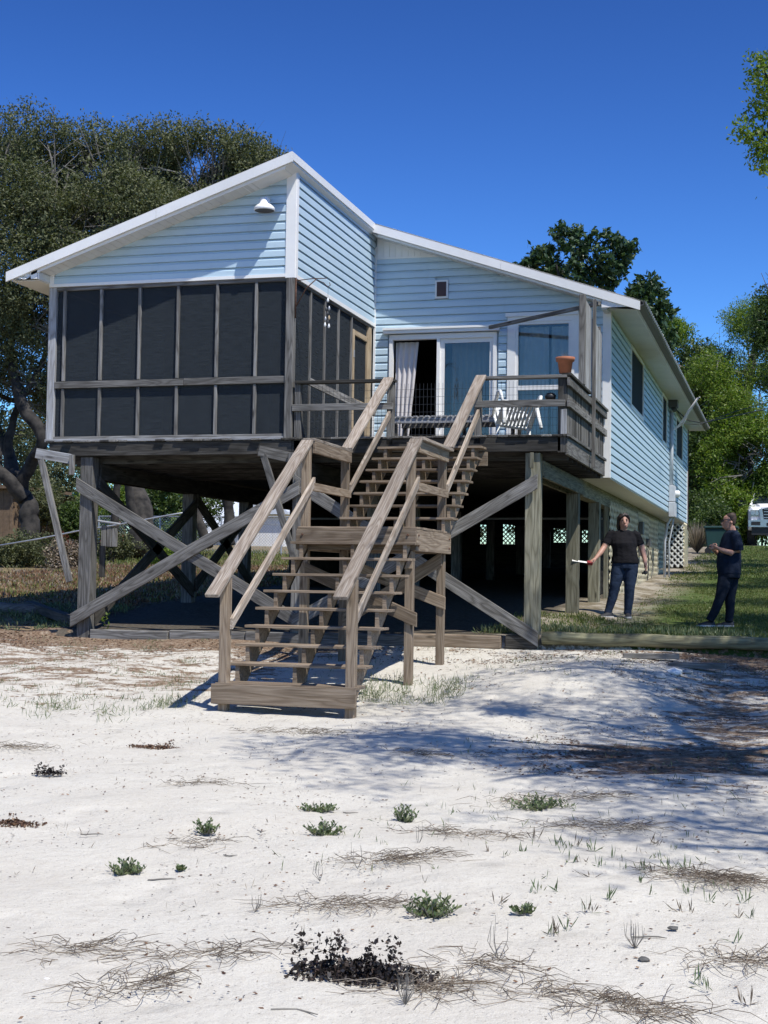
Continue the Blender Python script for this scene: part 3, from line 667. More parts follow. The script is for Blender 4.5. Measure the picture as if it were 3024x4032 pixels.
W_(MB().box(-4.28, -3.14, Y2 - .06, Y2 - .034, 4.985, 5.045), 'window_cap', 'vinyl', wi)
vt = W_(MB().box(-5.425, -5.215, Y2 - .035, Y2 - .0, 5.325, 5.615), 'wall_vent', 'vinyl', house); W_(MB().box(-5.395, -5.245, Y2 - .05, Y2 - .034, 5.355, 5.585), 'vent_hood', 'brown', vt)
ou = W_(MB().box(-6.36, -6.23, Y2 - .034, Y2 - .014, 3.00, 3.19), 'outlet_box', 'plastic', house); W_(MB().box(-6.33, -6.26, Y2 - .042, Y2 - .034, 3.03, 3.16), 'outlet_cover', 'vinyl', ou)
# side windows
for y0, y1, z0, z1 in SW:
    f = MB(); f.box(XE - .02, XE + .028, y0 - .04, y0 + .03, z0 - .04, z1 + .04); f.box(XE - .02, XE + .028, y1 - .03, y1 + .04, z0 - .04, z1 + .04)
    f.box(XE - .02, XE + .028, y0 + .03, y1 - .03, z1 - .03, z1 + .04); f.box(XE - .02, XE + .030, y0 + .03, y1 - .03, z0 - .05, z0 + .03)
    fo = W_(f, 'window', 'vinyl', house)
    c = (y0 + y1) / 2; W_(MB().box(XE - .03, XE + .0, c - .02, c + .02, z0 + .03, z1 - .03), 'mullion', 'fascia_shade', fo)
    for a, b in ((y0 + .03, c - .02), (c + .02, y1 - .03)): W_(MB().box(XE - .02, XE - .016, a, b, z0 + .03, z1 - .03), 'pane', 'glass_side', fo)
    W_(MB().box(XE + .004, XE + .006, y0 + .03, y1 - .03, z0 + .03, z1 - .03), 'window_screen', 'screen', fo); W_(MB().box(XE - .09, XE - .08, y0 + .03, y1 - .03, z0, z1), 'dark_backing', 'dark_in', fo)  # near-black sheet behind the panes keeps the side windows dark

# pilings, beams, cross braces
def pile(x0, y0, gz_, top=2.50, s=.185, mat='wood_post'): lbox('piling', x0, x0 + s, y0, y0 + s, gz_ - .35, top, mat, house)
PY_ = [(18.16, 'wood_grey'), (21.70, 'wood_grey'), (24.2, 'wood_grey'), (27.6, 'wood_grey'), (31, 'wood_grey'), (34.6, 'wood_grey'), (38.6, 'wood_grey')]
for y, m_ in PY_:
    for x in (-9.58, -6.42, -3.26):
        if y == 18.16: pile(x, y, gz(x, y + .2) - .3, 2.50, .19, 'wood_post' if x == -3.26 else 'wood_grey')
        else: pile(x, y, gz(x, y), 2.20 if x != -6.42 else 2.2, .185, 'wood_post' if x == -3.26 else 'wood_grey')
for x in (-9.60, -9.40, -6.44, -6.24, -3.28, -3.08): lbox('beam', x - .02, x + .02, Y1 + .30, 22.3, 2.20, 2.42, 'wood_dark' if x < -4 else 'wood_post', house)
for x in (-9.60, -6.44, -3.28): lbox('beam', x - .02, x + .17, 22.32, YB, 2.20, 2.46, 'wood_post' if x > -4 else 'wood_dark', house)
def brace(p0, p1, m='wood_grey', h=.165, y=Y1 - .0): lumber('brace', (p0[0], y + .02, p0[1]), (p1[0], y + .02, p1[1]), .038, h, m, house, plumb=True)
brace((-9.62, 2.12), (-6.26, .24)); brace((-9.64, .21), (-6.30, 2.06), y=Y1 - .04)
brace((-6.37, 2.13), (-3.07, .115)); brace((-6.37, .25), (-3.09, 2.13), y=Y1 - .04)
for (a, b) in (((18.3, 2.15), (21.7, .6)), ((18.3, .25), (21.7, 2.0)), ((21.8, 2.1), (24.3, .75)), ((21.8, .7), (24.3, 2.1))):
    lumber('brace', (-9.36, a[0], a[1]), (-9.36, b[0], b[1]), .038, .18, 'wood_dark', house, plumb=True)
mb_ = lumber('nailer', (-3.17, Y1 + .01, 2.30), (-3.17, Y1 + .01, 2.50), .05, .03, 'wood_post', house, up=(0, 1, 0))
# outrigger brackets at the left of the porch floor and beside the stairs
def bracket(x, y, xr, nm):
    t = thing('wooden_bracket', nm, 'bracket', (x, y, 0))
    lumber('arm', (x, y - .02, 2.545), (xr, y + .08, 2.465), .045, .14, 'wood_grey' if x > -8 else 'wood_pale', t)
    lumber('strut', (x + .06, y, 2.50), (x + .56, y, .75 if x < -8 else 1.0), .045, .09, 'wood_grey', t)
    lumber('block', (xr + .05, y + .02, 2.24), (xr + .05, y + .02, 2.52), .07, .05, 'wood_grey', t, up=(0, 1, 0))
bracket(-10.17, 17.98, -9.68, 'grey outrigger bracket with slanted strut at the left corner of the porch floor')
bracket(-6.84, 17.98, -6.45, 'grey outrigger bracket with slanted strut partly behind the left stair handrail')
# small weathered box with a lid and hanging boards on the left piling
t = thing('meter_shelf', 'small weathered wooden box and pipe fixed to the back of the left front piling', 'box', (-9.3, 18.4, 1.4))
for i in range(3): lbox('board', -9.36 + i * .085, -9.285 + i * .085, 18.40, 18.43, 1.25, 1.55 - .02 * i, 'wood_grey', t)
m2 = MB(); m2.tube([(-9.4, 18.36, 1.615), (-9.06, 18.40, 1.57)], .016); W_(m2, 'pipe', 'galv', t)
lbox('board', -9.36, -9.28, 18.36, 18.40, .82, 1.26, 'wood_dark', t)

# enclosed store room under the back of the house
def lattice(mb, o, u, v, lu, lv, step=.11, wd=.036, th=.008, nrm=(0, -1, 0)):
    """diagonal lattice in the plane o + u*a + v*b"""
    o, u, v, n = Vector(o), Vector(u), Vector(v), Vector(nrm)
    for s in (1, -1):
        k = -lv if s == 1 else 0; off = n * (th * (0 if s == 1 else 1.05))
        while k < lu + (lv if s == -1 else 0):
            a0 = max(0, k) if s == 1 else max(0, k - lv); a1 = min(lu, k + lv) if s == 1 else min(lu, k)
            if a1 > a0 + .02:
                b0 = (a0 - k) if s == 1 else (k - a0); b1 = (a1 - k) if s == 1 else (k - a1)
                mb.beam(o + u * a0 + v * b0 + off, o + u * a1 + v * b1 + off, wd, th, up=tuple(n))
            k += step * 1.414
    return mb
XS = -3.20
room = thing('storage_enclosure', 'dark board enclosure with lattice openings under the back half of the house', 'enclosure', (-6.4, 32, 1))
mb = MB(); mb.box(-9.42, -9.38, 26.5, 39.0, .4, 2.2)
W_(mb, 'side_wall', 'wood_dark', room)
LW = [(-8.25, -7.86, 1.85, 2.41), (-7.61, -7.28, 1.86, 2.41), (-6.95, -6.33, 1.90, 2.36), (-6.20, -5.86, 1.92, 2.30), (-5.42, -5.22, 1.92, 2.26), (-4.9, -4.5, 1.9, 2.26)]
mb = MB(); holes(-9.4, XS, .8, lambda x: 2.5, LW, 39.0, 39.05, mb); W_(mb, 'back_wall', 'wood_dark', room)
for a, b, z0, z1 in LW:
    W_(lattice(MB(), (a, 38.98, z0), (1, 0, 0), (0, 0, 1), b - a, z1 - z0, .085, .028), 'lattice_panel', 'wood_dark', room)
sk = thing('lattice_skirt', 'cream diagonal lattice skirt closing the space under the right side of the house', 'lattice', (XS, 33, 1))
XS = -3.04
y = 25.35
while y < 36.8:
    b = min(y + 2.44, 36.95); z0 = gz(XS, (y + b) / 2) - .12; lv = 2.28 - z0 + (0 if y < 30 else .05)
    W_(lattice(MB(), (XS + .0, y, z0), (0, 1, 0), (0, 0, 1), b - y - .02, lv, .17, .05, .006, nrm=(1, 0, 0)), 'lattice_panel', 'lattice', sk)
    lbox('post', XS - .10, XS - .02, y - .03, y + .05, z0 - .2, 2.2, 'wood_post', sk)
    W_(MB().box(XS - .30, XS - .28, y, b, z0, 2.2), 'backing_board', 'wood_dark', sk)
    y = b
    if b > 36.9: break
fl = thing('lattice_panel_fence', 'cream lattice panel facing the lawn at the far corner under the house', 'lattice', (-2.9, 38.98, 1.2))
W_(lattice(MB(), (-3.08, 38.20, gz(-3, 38.2) + .04), (1, 0, 0), (0, 0, 1), .42, 1.15, .11, .04, .012), 'lattice_panel', 'lattice_white', fl)
W_(lattice(MB(), (-2.65, 38.22, gz(-3, 38.2) + .04), (0, 1, 0), (0, 0, 1), 1.5, 1.15, .12, .05, .012, nrm=(1, 0, 0)), 'lattice_panel', 'lattice', fl)
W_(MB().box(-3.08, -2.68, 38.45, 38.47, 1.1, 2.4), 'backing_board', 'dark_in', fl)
for y, z, s in ((30.3, 2.0, .26), (30.3, 1.55, .26), (32.0, 1.75, .16)):
    W_(MB().box(XS + .01, XS + .10, y, y + s * 1.3, z - s / 2, z + s / 2), 'electric_box', 'fascia_shade', sk)
m2 = MB(); m2.tube([(XS + .04, 32.1, 1.7), (XS + .05, 32.15, 1.2), (XS + .03, 32.1, .8)], .012); m2.tube([(XS + .04, 32.2, 1.7), (XS + .05, 33.2, 1.3), (XS + .03, 33.0, .9)], .008); W_(m2, 'cable', 'wire', sk)
m2 = MB(); m2.tube([(-9.2, 26.4, 2.0), (-3.3, 26.4, 2.02)], .02); W_(m2, 'pipe', 'galv', room)

# electric meter, riser and weatherhead on the side wall
t = thing('electric_meter', 'grey electric meter box with riser conduit and cables on the blue side wall', 'meter', (XE, 33.4, 2.4))
m2 = MB(); m2.tube([(XE + .06, 33.4, 3.0), (XE + .06, 33.4, 4.80)], .045, 10); m2.tube([(XE + .06, 33.4, 4.80), (XE + .10, 33.38, 4.88), (XE + .17, 33.34, 4.84)], [.05, .055, .03], 10); W_(m2, 'riser', 'conduit', t, smooth=True)
W_(MB().box(XE + .02, XE + .16, 33.2, 33.55, 2.72, 3.08), 'meter_socket', 'conduit', t, bev=.01)
W_(MB().box(XE + .02, XE + .17, 33.1, 33.6, 2.36, 2.70), 'breaker_box', 'conduit', t, bev=.01)
m2 = MB(); m2.lathe([(.08, 0), (.08, .07), (.05, .10), (0, .10)], (XE + .16, 33.4, 2.9), 14, Matrix.Rotation(R(90), 3, 'Y')); W_(m2, 'meter_dial', 'plastic', t, smooth=True)
m2 = MB(); m2.tube([(XE + .08, 33.3, 2.38), (XE - .02, 33.35, 2.2), (XE - .08, 33.4, 1.8), (XE - .08, 33.4, gz(XS, 33.4) - .1)], .030, 8); m2.tube([(XE + .10, 33.6, 2.38), (XE + .06, 33.6, 2.1), (XE + .0, 33.6, 1.8), (XE + .0, 33.6, gz(XS, 33.6) - .1)], .02, 8)
W_(m2, 'conduit_pipe', 'conduit', t, smooth=True)
m2 = MB(); m2.box(XE + .02, XE + .22, 32.95, 33.3, 4.86, 5.015); m2.tube([(XE + .12, 33.1, 4.86), (XE + .16, 33.05, 4.78)], [.06, .05], 10); W_(m2, 'floodlight', 'fascia_shade', t)
m2 = MB(); m2.tube([(XE + .15, 33.36, 4.85), (XE + .4, 33.6, 4.62), (-1.95, 34.1, 4.60), (-1.3, 35, 4.85), (0.5, 38, 5.6), (6, 47, 8.0)], .014, 6); m2.tube([(XE + .18, 33.3, 4.83), (XE + .35, 33.2, 4.5), (-2.0, 33.5, 4.5), (-1.2, 34.8, 4.95), (.8, 38, 5.9), (6.3, 47, 8.5)], .009, 6)
W_(m2, 'service_cable', 'wire', t, smooth=True)
t = thing('dead_branch', 'bare pale branch caught on the gutter of the right eave', 'branch', (-2.1, 31, 5))
m2 = MB(); m2.tube([(-1.82, 30.20, 4.69), (-2.02, 30.40, 4.44), (-2.09, 30.50, 4.32), (-2.21, 30.70, 4.22), (-2.38, 30.90, 4.10)], [.02, .03, .035, .02, .006], 7); m2.tube([(-2.06, 30.50, 4.35), (-2.14, 30.60, 4.21), (-2.36, 30.70, 4.08)], [.02, .014, .005], 6)
m2.tube([(-1.82, 30.20, 4.69), (-1.77, 30.10, 4.70)], [.015, .01], 6)
W_(m2, 'limb', 'curtain', t, smooth=True)

# ------------------------------------------------------------------ deck
deck = thing('front_deck', 'weathered grey raised deck with railings in front of the sliding door', 'deck', (-4.5, 20, 2.7))
x = XL + .0; i = 0
while x < -2.74:
    a = rnd.uniform(-.035, .02)
    x1 = min(x + .136, -2.72)
    lbox('deck_board', x, x1, Y1 - .02 + a, Y2 - .03 if x > XR else Y2 - .13, FL - .028, FL + rnd.uniform(-.003, .002), 'wood_grey' if rnd.random() < .6 else 'wood_dark', deck, bev=.005); x += .141
lbox('rim_joist', -10.05, -6.43, Y1 + .0, Y1 + .038, 2.515, 2.698, 'wood_dark', deck); lbox('rim_joist', -6.425, -2.80, Y1 + .0, Y1 + .038, 2.515, 2.698, 'wood_dark', deck)
lbox('rim_joist', -2.75, -2.712, Y1 + .04, 20.14, 2.475, 2.698, 'wood_grey', deck); lbox('rim_joist', -2.75, -2.712, 20.145, 21.96, 2.475, 2.698, 'wood_grey', deck)
for i, y in enumerate(np.arange(18.5, 21.95, .41)): lbox('joist', -10.05, -2.76, y, y + .038, 2.43, 2.698, 'wood_dark', deck)
RX = [(-6.34, -5.10), (-3.84, -2.72)]
def rail(x0, x1, post0, post1):
    lbox('top_rail', x0 - .03, x1 + .02, Y1 - .04, Y1 + .10, 3.455, 3.493, 'wood_dark' if x0 < -5 else 'wood_grey', deck)
    lbox('mid_rail', x0 - .06, x1 + .0, Y1 - .045, Y1 - .005, 3.085, 3.175, 'wood_grey', deck)
rail(-6.36, -5.02, 0, 0); rail(-3.86, -2.74, 0, 0)
lbox('post', -6.40, -6.31, Y1 - .0, Y1 + .09, 2.5, 3.45, 'wood_grey', deck); lbox('post', -5.11, -5.02, Y1 - .0, Y1 + .09, 2.62, 3.45, 'wood_grey', deck)
lbox('post', -3.93, -3.84, Y1 - .0, Y1 + .09, 2.62, 3.45, 'wood_grey', deck); lbox('post', -2.84, -2.73, Y1 - .0, Y1 + .10, 2.5, 3.45, 'wood_dark', deck)
lbox('post', -2.80, -2.72, Y1 - .03, Y1 - .0, 2.73, 3.05, 'wood_pale', deck)
# right hand railing with pickets
lbox('top_rail', -2.79, -2.66, Y1 - .04, 19.97, 3.475, 3.512, 'wood_dark', deck); lbox('top_rail', -2.79, -2.66, 20.28, 21.95, 3.46, 3.497, 'wood_grey', deck)
for a, b in ((Y1 - .04, 20.17), (20.25, 21.95)):
    lbox('rail', -2.72, -2.68, a, b, 3.35, 3.455, 'wood_grey', deck); lbox('rail', -2.72, -2.68, a, b, 3.08, 3.18, 'wood_grey', deck); lbox('rail', -2.715, -2.685, a, b, 2.70, 2.74, 'wood_grey', deck)
y = Y1 + .12
while y < 21.9:
    if not 20.14 < y < 20.27: lbox('picket', -2.752, -2.727, y, y + .062, 2.745 + rnd.uniform(0, .01), 3.44, 'wood_grey' if rnd.random() < .7 else 'wood_dark', deck, bev=.002)
    y += .086
lbox('privacy_post', -2.735, -2.650, 19.20, 19.285, 3.514, 4.74, 'wood_grey', deck); lbox('privacy_post', -2.68, -2.635, 20.17, 20.24, 2.46, 4.86, 'wood_grey', deck)
lbox('privacy_post', -2.80, -2.71, 21.25, 21.33, FL, 4.66, 'wood_grey', deck)
for a, b, zt_, zb in ((19.29, 20.14, 4.74, 3.53), (20.26, 21.30, 4.60, 3.50)):
    y = a; k = 0
    while y < b - .05:
        e = min(y + .135, b); lbox('privacy_board', -2.706, -2.686, y, e - .005, zb + rnd.uniform(-.01, .01), zt_ - k * .008, 'wood_pale', deck, bev=.002); y = e; k += 1
lumber('cross_pole', (-4.50, 21.80, 4.80), (-2.60, 20.30, 4.82), .05, .055, 'wood_grey', deck)
# welded wire fixed inside the railing, across the stair opening too
mb = MB(); r_ = .0016
for xx in np.arange(-6.30, -2.86, .052): mb.box(xx - r_, xx + r_, Y1 + .10, Y1 + .1032, FL + .02, 3.44)
for zz in list(np.arange(FL + .03, 3.45, .1)): mb.box(-6.30, -2.86, Y1 + .104, Y1 + .1072, zz - r_, zz + r_)
W_(mb, 'wire_mesh', 'wire', deck, kind='stuff')
# slanted board and rack seen behind the left railing
lumber('loose_board', (-6.28, 18.35, 3.52), (-5.55, 19.1, 3.16), .04, .10, 'wood_grey', deck)
# bench behind the rail
t = thing('deck_bench', 'long low grey slatted bench standing on the deck behind the railing', 'bench', (-4.5, 19.6, FL))
lbox('apron', -5.42, -3.62, 19.40, 19.43, 3.045, 3.125, 'wood_pale', t); lbox('apron', -5.42, -3.62, 20.02, 20.05, 3.045, 3.125, 'wood_grey', t)
xx = -5.42
while xx < -3.66: lbox('slat', xx, xx + .055, 19.38, 20.08, 3.128, 3.15, 'wood_pale', t, bev=.002); xx += .085
for xx in (-5.38, -4.5, -3.70):
    for yy in (19.45, 19.95): lbox('leg', xx, xx + .05, yy, yy + .05, FL + .002, 3.045, 'wood_dark', t)
lbox('stretcher', -5.38, -3.66, 19.68, 19.72, 2.86, 2.90, 'wood_dark', t)
# flowerpot
t = thing('flowerpot', 'terracotta flowerpot with dry stems standing on the corner of the deck rail', 'flowerpot', (-2.755, Y1 + .03, 3.513))
m2 = MB(); m2.lathe([(0, .0), (.075, 0), (.098, .155), (.118, .157), (.125, .205), (.112, .205), (.106, .17), (0, .165)], n=28); m2.build('pot', 'terracotta', t, smooth=True)
m2 = MB()
for i in range(12):
    a = rnd.uniform(0, 6.28); r0 = rnd.uniform(0, .07); q = Vector((r0 * math.cos(a), r0 * math.sin(a), .16)); m2.tube([q, q + Vector((rnd.uniform(-.02, .02), rnd.uniform(-.02, .02), .05)), q + Vector((rnd.uniform(-.04, .04), rnd.uniform(-.04, .04), rnd.uniform(.08, .13)))], [.0025, .002, .001], 4)
m2.build('dry_stem', 'twig', t)
# resin chair, tipped over against the railing
def chair(nm, loc, rot):
    t = thing('plastic_chair', nm, 'chair', loc, rot=rot)
    def leg(p, q, r=.024): m2 = MB(); m2.tube([p, ((p[0] + q[0]) / 2, (p[1] + q[1]) / 2, (p[2] + q[2]) / 2), q], [r, r * 1.1, r * 1.3], 8); m2.build('leg', 'plastic', t, smooth=True)
    for s in (-1, 1):
        leg((s * .25, -.24, 0), (s * .22, -.20, .42)); leg((s * .24, .27, 0), (s * .21, .20, .42))
    for i in range(9):
        xx = -.20 + i * .05; m2 = MB(); m2.beam((xx, -.24, .42), (xx, .20, .40), .032, .012); m2.build('seat_slat', 'plastic', t)
    m2 = MB(); m2.beam((-.24, -.24, .41), (.24, -.24, .41), .05, .03); m2.beam((-.24, .2, .40), (.24, .2, .40), .05, .03); m2.beam((-.23, -.24, .41), (-.23, .2, .41), .04, .03); m2.beam((.23, -.24, .41), (.23, .2, .41), .04, .03); m2.build('seat_frame', 'plastic', t, bev=.006)
    m2 = MB(); pts = [(-.23, .20, .40), (-.25, .28, .70), (-.20, .33, .84), (0, .35, .88), (.20, .33, .84), (.25, .28, .70), (.23, .20, .40)]; m2.tube(pts, .022, 8); m2.build('back_frame', 'plastic', t, smooth=True)
    for i in range(7):
        xx = -.18 + i * .06; m2 = MB(); m2.beam((xx * .95, .22, .44), (xx, .335, .85), .034, .010, up=(0, 1, 0)); m2.build('back_slat', 'plastic', t)
    for s in (-1, 1):
        m2 = MB(); m2.tube([(s * .25, -.22, .42), (s * .28, -.24, .60), (s * .29, -.18, .65), (s * .28, .05, .655), (s * .26, .26, .63)], [.022, .024, .028, .026, .02], 8); m2.build('armrest', 'plastic', t, smooth=True)
chair('white plastic garden chair tipped over on the deck behind the right railing', (-3.46, 18.72, FL + .02), Matrix.Rotation(R(28), 4, 'Z') @ Matrix.Rotation(R(-38), 4, 'X') @ Matrix.Rotation(R(8), 4, 'Y'))
t = thing('dark_bag', 'small dark bundle resting on the mid rail at the corner of the deck', 'bag', (-2.95, 18.2, 3.18))
m2 = MB(); m2.lathe([(0, 0), (.06, .01), (.075, .05), (.05, .09), (0, .10)], n=10); m2.build('cloth', 'black', t, smooth=True)
# lamp on the gable
t = thing('wall_lamp', 'white bell shaped barn lamp on the blue gable above the porch screens', 'lamp', (-6.80, 17.90, 5.78))
m2 = MB(); m2.lathe([(.135, .0), (.145, .012), (.140, .040), (.105, .075), (.078, .09), (.072, .15), (.06, .168), (0, .17)], n=28); m2.build('shade', 'vinyl', t, smooth=True)
m2 = MB(); m2.lathe([(.13, .004), (.06, .04), (0, .05)], n=20); m2.build('reflector', 'fascia_shade', t, smooth=True)
m2 = MB(); m2.tube([(0, 0, .15), (0, .06, .20), (0, .19, .20)], .02, 8); m2.build('arm', 'vinyl', t, smooth=True)
# bracket with wind chime on the porch post
t = thing('hanging_bracket', 'rusty iron plant bracket fixed to the porch corner post', 'bracket', (XR + .02, 18.15, 4.5))
m2 = MB(); A = Vector((XR + .03, Y1 + .01, 4.86)); B_ = Vector((-5.98, Y1 + .03, 4.88)); m2.tube([A, (A + B_) / 2 + Vector((0, 0, .01)), B_], .006, 6); m2.tube([(XR + .03, Y1 + .01, 4.50), (-6.26, Y1 + .02, 4.76), (-6.13, Y1 + .025, 4.87)], .008, 6)
m2.tube([(XR + .03, Y1 + .01, 4.35), (XR + .03, Y1 + .01, 4.9)], .011, 6); m2.tube([(-6.12, Y1 + .03, 4.86), (-6.02, Y1 + .03, 4.82), (-5.97, Y1 + .03, 4.76), (-5.93, Y1 + .03, 4.78), (-5.94, Y1 + .03, 4.82)], .005, 6)
W_(m2, 'iron_bar', 'rust', t, smooth=True)
t = thing('wind_chime', 'glass and metal wind chime hanging from the rusty bracket', 'wind chime', (-5.96, Y1 + .03, 4.7))
m2 = MB(); m2.tube([(-5.96, Y1 + .03, 4.76), (-5.96, Y1 + .03, 4.5)], .002, 4); W_(m2, 'cord', 'wire', t)
for i, (dx, z, c) in enumerate(((0, 4.58, 'plastic'), (-.02, 4.46, 'wire'), (.02, 4.47, 'galv'), (.0, 4.40, 'wire'), (-.03, 4.33, 'galv'), (.02, 4.34, 'wood_tan'), (-.035, 4.25, 'plastic'), (.02, 4.23, 'plastic'), (.005, 4.29, 'wire'))):
    m2 = MB(); m2.lathe([(0, -.03), (.014, -.02), (.017, 0), (.010, .02), (.003, .035), (0, .035)], (-5.96 + dx, Y1 + .03, z), 8); W_(m2, 'pendant', c, t, smooth=True)

# ------------------------------------------------------------------ staircase
st = thing('wooden_staircase', 'two flight tan wooden staircase with a landing leading up to the deck', 'staircase', (-4.5, 14.5, -.3))
XA, XB = -5.20, -3.80
RISE, RUN = .1735, .2575
TZ = [-.140 + RISE * i for i in range(9)]; TY = [12.60 + RUN * i for i in range(9)]
def tread(z, y, x0, x1):
    for k in range(2):
        j = rnd.uniform(-.012, .012); lbox('tread', x0 + j, x1 + j * .5 + (0 if k else .0), y + k * .145, y + k * .145 + .138, z - .027, z + rnd.uniform(-.002, .001), 'wood_stair', st, bev=.003)
for z, y in zip(TZ, TY): tread(z, y, XA, XB)
lbox('front_board', XA - .02, XB, 12.565, 12.60, -.335, -.150, 'wood_stair', st)
def stringer(x, z0, y0, n, rise, run, ytop, drop=.0):
    """sawtooth stringer side profile in the YZ plane, 38 mm thick"""
    pts = []; z = z0 - .027 - rise + .0
    y = y0 + .02
    pts.append((y, z0 - .027 - rise * .95))
    for i in range(n):
        pts.append((y, z0 - .027 + rise * i)); y += run; pts.append((y, z0 - .027 + rise * i))
    pts.append((y, z0 - .027 + rise * n - .13))
    s = rise / run; pts.append((y - .02, z0 + rise * n - .20)); pts.append((y0 + .26, z0 - .027 - rise * .95))
    W_(MB().prism(pts, x, x + .038, 'X'), 'stringer', 'wood_stair', st)
for x in (XA + .10, (XA + XB) / 2 - .019, XB - .138): stringer(x, TZ[0], TY[0], 9, RISE, RUN, 1.4)
def post(x, y, z0, z1, s=.089): return lbox('post', x, x + s, y, y + s, z0, z1, 'wood_stair', st)
XLP, XRP = -5.17, -3.975            # left and right post lines
post(XLP, 12.62, -.62, .845); post(XRP + .06, 12.61, -.62, .845)
LZ = 1.42; LY0, LY1 = 14.87, 16.50
for y in (14.90, 16.34):
    for xx in (XLP, XRP): post(xx, y, gz(xx, y) - .2, 2.335)
y = LY0 + .01; k = 0
while y < LY1 - .03:
    lbox('landing_board', XA + .0, XA + 1.36 + rnd.uniform(-.006, .006), y, min(y + .136, LY1), LZ - .026, LZ + rnd.uniform(-.002, .002), 'wood_stair', st, bev=.003); y += .142
lbox('landing_rim', XA + .0, XA + 1.36, LY0 - .03, LY0 + .008, LZ - .255, LZ - .030, 'wood_stair', st); lbox('landing_rim', XA + 1.322, XA + 1.36, LY0 + .01, LY1 - .0, LZ - .26, LZ - .028, 'wood_stair', st)
lbox('landing_rim', XA + .0, XA + .038, LY0 + .01, LY1 - .0, LZ - .26, LZ - .028, 'wood_stair', st); lbox('landing_rim', XA + .04, XA + 1.32, LY1 - .038, LY1, LZ - .26, LZ - .028, 'wood_stair', st)
for y in (15.2, 15.6, 16.0): lbox('joist', XA + .04, XA + 1.32, y, y + .038, LZ - .22, LZ - .028, 'wood_stair', st)
lbox('tread_cleat', XRP - .02, XRP + .09, 14.86, 14.898, LZ - .45, LZ - .26, 'wood_stair', st)
# upper flight
UZ = [1.583 + .1640 * i for i in range(7)]; UY = [16.24 + .262 * i for i in range(7)]
for z, y in zip(UZ, UY): tread(z, y, -5.14, -3.76)
for x in (-5.06, -4.48, -3.90):
    pts = [(16.26, 1.42)]
    y = 16.26
    for i in range(7):
        pts.append((y, UZ[0] - .027 + .164 * i)); y += .262; pts.append((y, UZ[0] - .027 + .164 * i))
    pts += [(18.10, 2.55), (18.10, 2.40), (16.55, 1.42)]
    W_(MB().prism(pts, x, x + .038, 'X'), 'stringer', 'wood_stair', st)
lbox('ledger', -5.14, -3.74, 18.07, 18.105, 2.33, 2.51, 'wood_stair', st)
# handrails: wide cap boards and narrow lower rails
CW = .138
for xc in (XA + .065, XRP + .085):
    lumber('cap_rail', (xc, 12.34, .675), (xc, 15.00, 2.372), CW, .036, 'wood_rail', st)
    lbox('cap_rail', xc - .05, xc + .09, 14.98, 16.42, 2.365, 2.40, 'wood_rail', st)
    lumber('cap_rail', (xc + .03, 16.36, 2.405), (xc + .05, 18.10, 3.50), CW, .036, 'wood_rail', st)
for xs, s in ((XLP + .105, 1), (XRP + .105 + .0, 1)):
    lumber('lower_rail', (xs, 12.66, .41), (xs, 15.03, 1.92), .036, .088, 'wood_rail', st, plumb=True)
    lumber('lower_rail', (xs, 16.40, 1.93), (xs + .0, 18.12, 3.04), .036, .088, 'wood_rail', st, plumb=True)
    lbox('side_rail', xs - .01, xs + .026, 14.99, 16.36, 2.235, 2.362, 'wood_stair', st)
    lbox('side_rail', xs - .01, xs + .026, 14.99, 16.36, 1.815, 1.905, 'wood_stair', st)
for xx in (XLP + .045, XRP + .045):
    for yy, zz in ((14.869, 1.33), (14.869, 1.22), (16.33, 1.30)):
        m2 = MB(); m2.lathe([(0, .012), (.011, .012), (.013, 0), (0, 0)], (xx, yy - .03, zz), 8, Matrix.Rotation(R(90), 3, 'X')); W_(m2, 'bolt', 'rust', st)
for yy in (14.95, 16.39):
    for zz in (1.33, 1.22):
        m2 = MB(); m2.lathe([(0, .012), (.011, .012), (.013, 0), (0, 0)], (XA + 1.36, yy, zz), 8, Matrix.Rotation(R(90), 3, 'Y')); W_(m2, 'bolt', 'rust', st)
# cross braces between the landing legs
lumber('brace', (-5.10, 14.885, .95), (-3.83, 14.885, .42), .036, .14, 'wood_stair', st, plumb=True)
lumber('brace', (-5.12, 16.325, 1.05), (-3.86, 16.325, .58), .036, .14, 'wood_stair', st, plumb=True)
lumber('brace', (-5.10, 16.29, .35), (-3.90, 16.29, 1.10), .036, .14, 'wood_stair', st, plumb=True)

# ------------------------------------------------------------------ edging timbers
def timber(x0, x1, y, zt_, h, lab, mat='wood_grey', d=.14, round_=False):
    t = thing('edging_timber', lab, 'timber', ((x0 + x1) / 2, y, zt_ - h), group='landscape timbers along the edge of the yard')
    if round_:
        m2 = MB(); n = 14; pts = [(x0 + (x1 - x0) * i / n, y + .07, zt_ - h / 2 + .006 * math.sin(i * 1.3)) for i in range(n + 1)]; m2.tube(pts, [h / 2 * (1 + .03 * math.sin(i * 2.2)) for i in range(n + 1)], 14)
        o = W_(m2, 'log', mat, t, smooth=True)
    else: lbox('log', x0, x1, y, y + d, zt_ - h, zt_, mat, t, bev=.012)
timber(-9.36, -8.18, 18.12, .095, .17, 'grey squared timber lying just right of the left front piling')
timber(-8.17, -7.06, 18.14, .110, .17, 'grey squared timber in the middle between the left piling and the stairs')
timber(-7.05, -6.02, 18.12, .120, .17, 'grey squared timber partly hidden by the left stair newel')
timber(-6.0, -4.75, 18.13, .13, .17, 'grey squared timber behind the lower stair treads')
timber(-4.74, -3.55, 18.12, .15, .17, 'grey squared timber just right of the tall landing legs', 'wood_stair')
timber(-3.50, -3.08, 18.14, .16, .17, 'short dark block timber behind the foot of the right brace', 'wood_dark')
timber(-3.02, -.1, 18.10, .215, .165, 'long round greenish log running right from the right front piling', 'wood_log', round_=True)
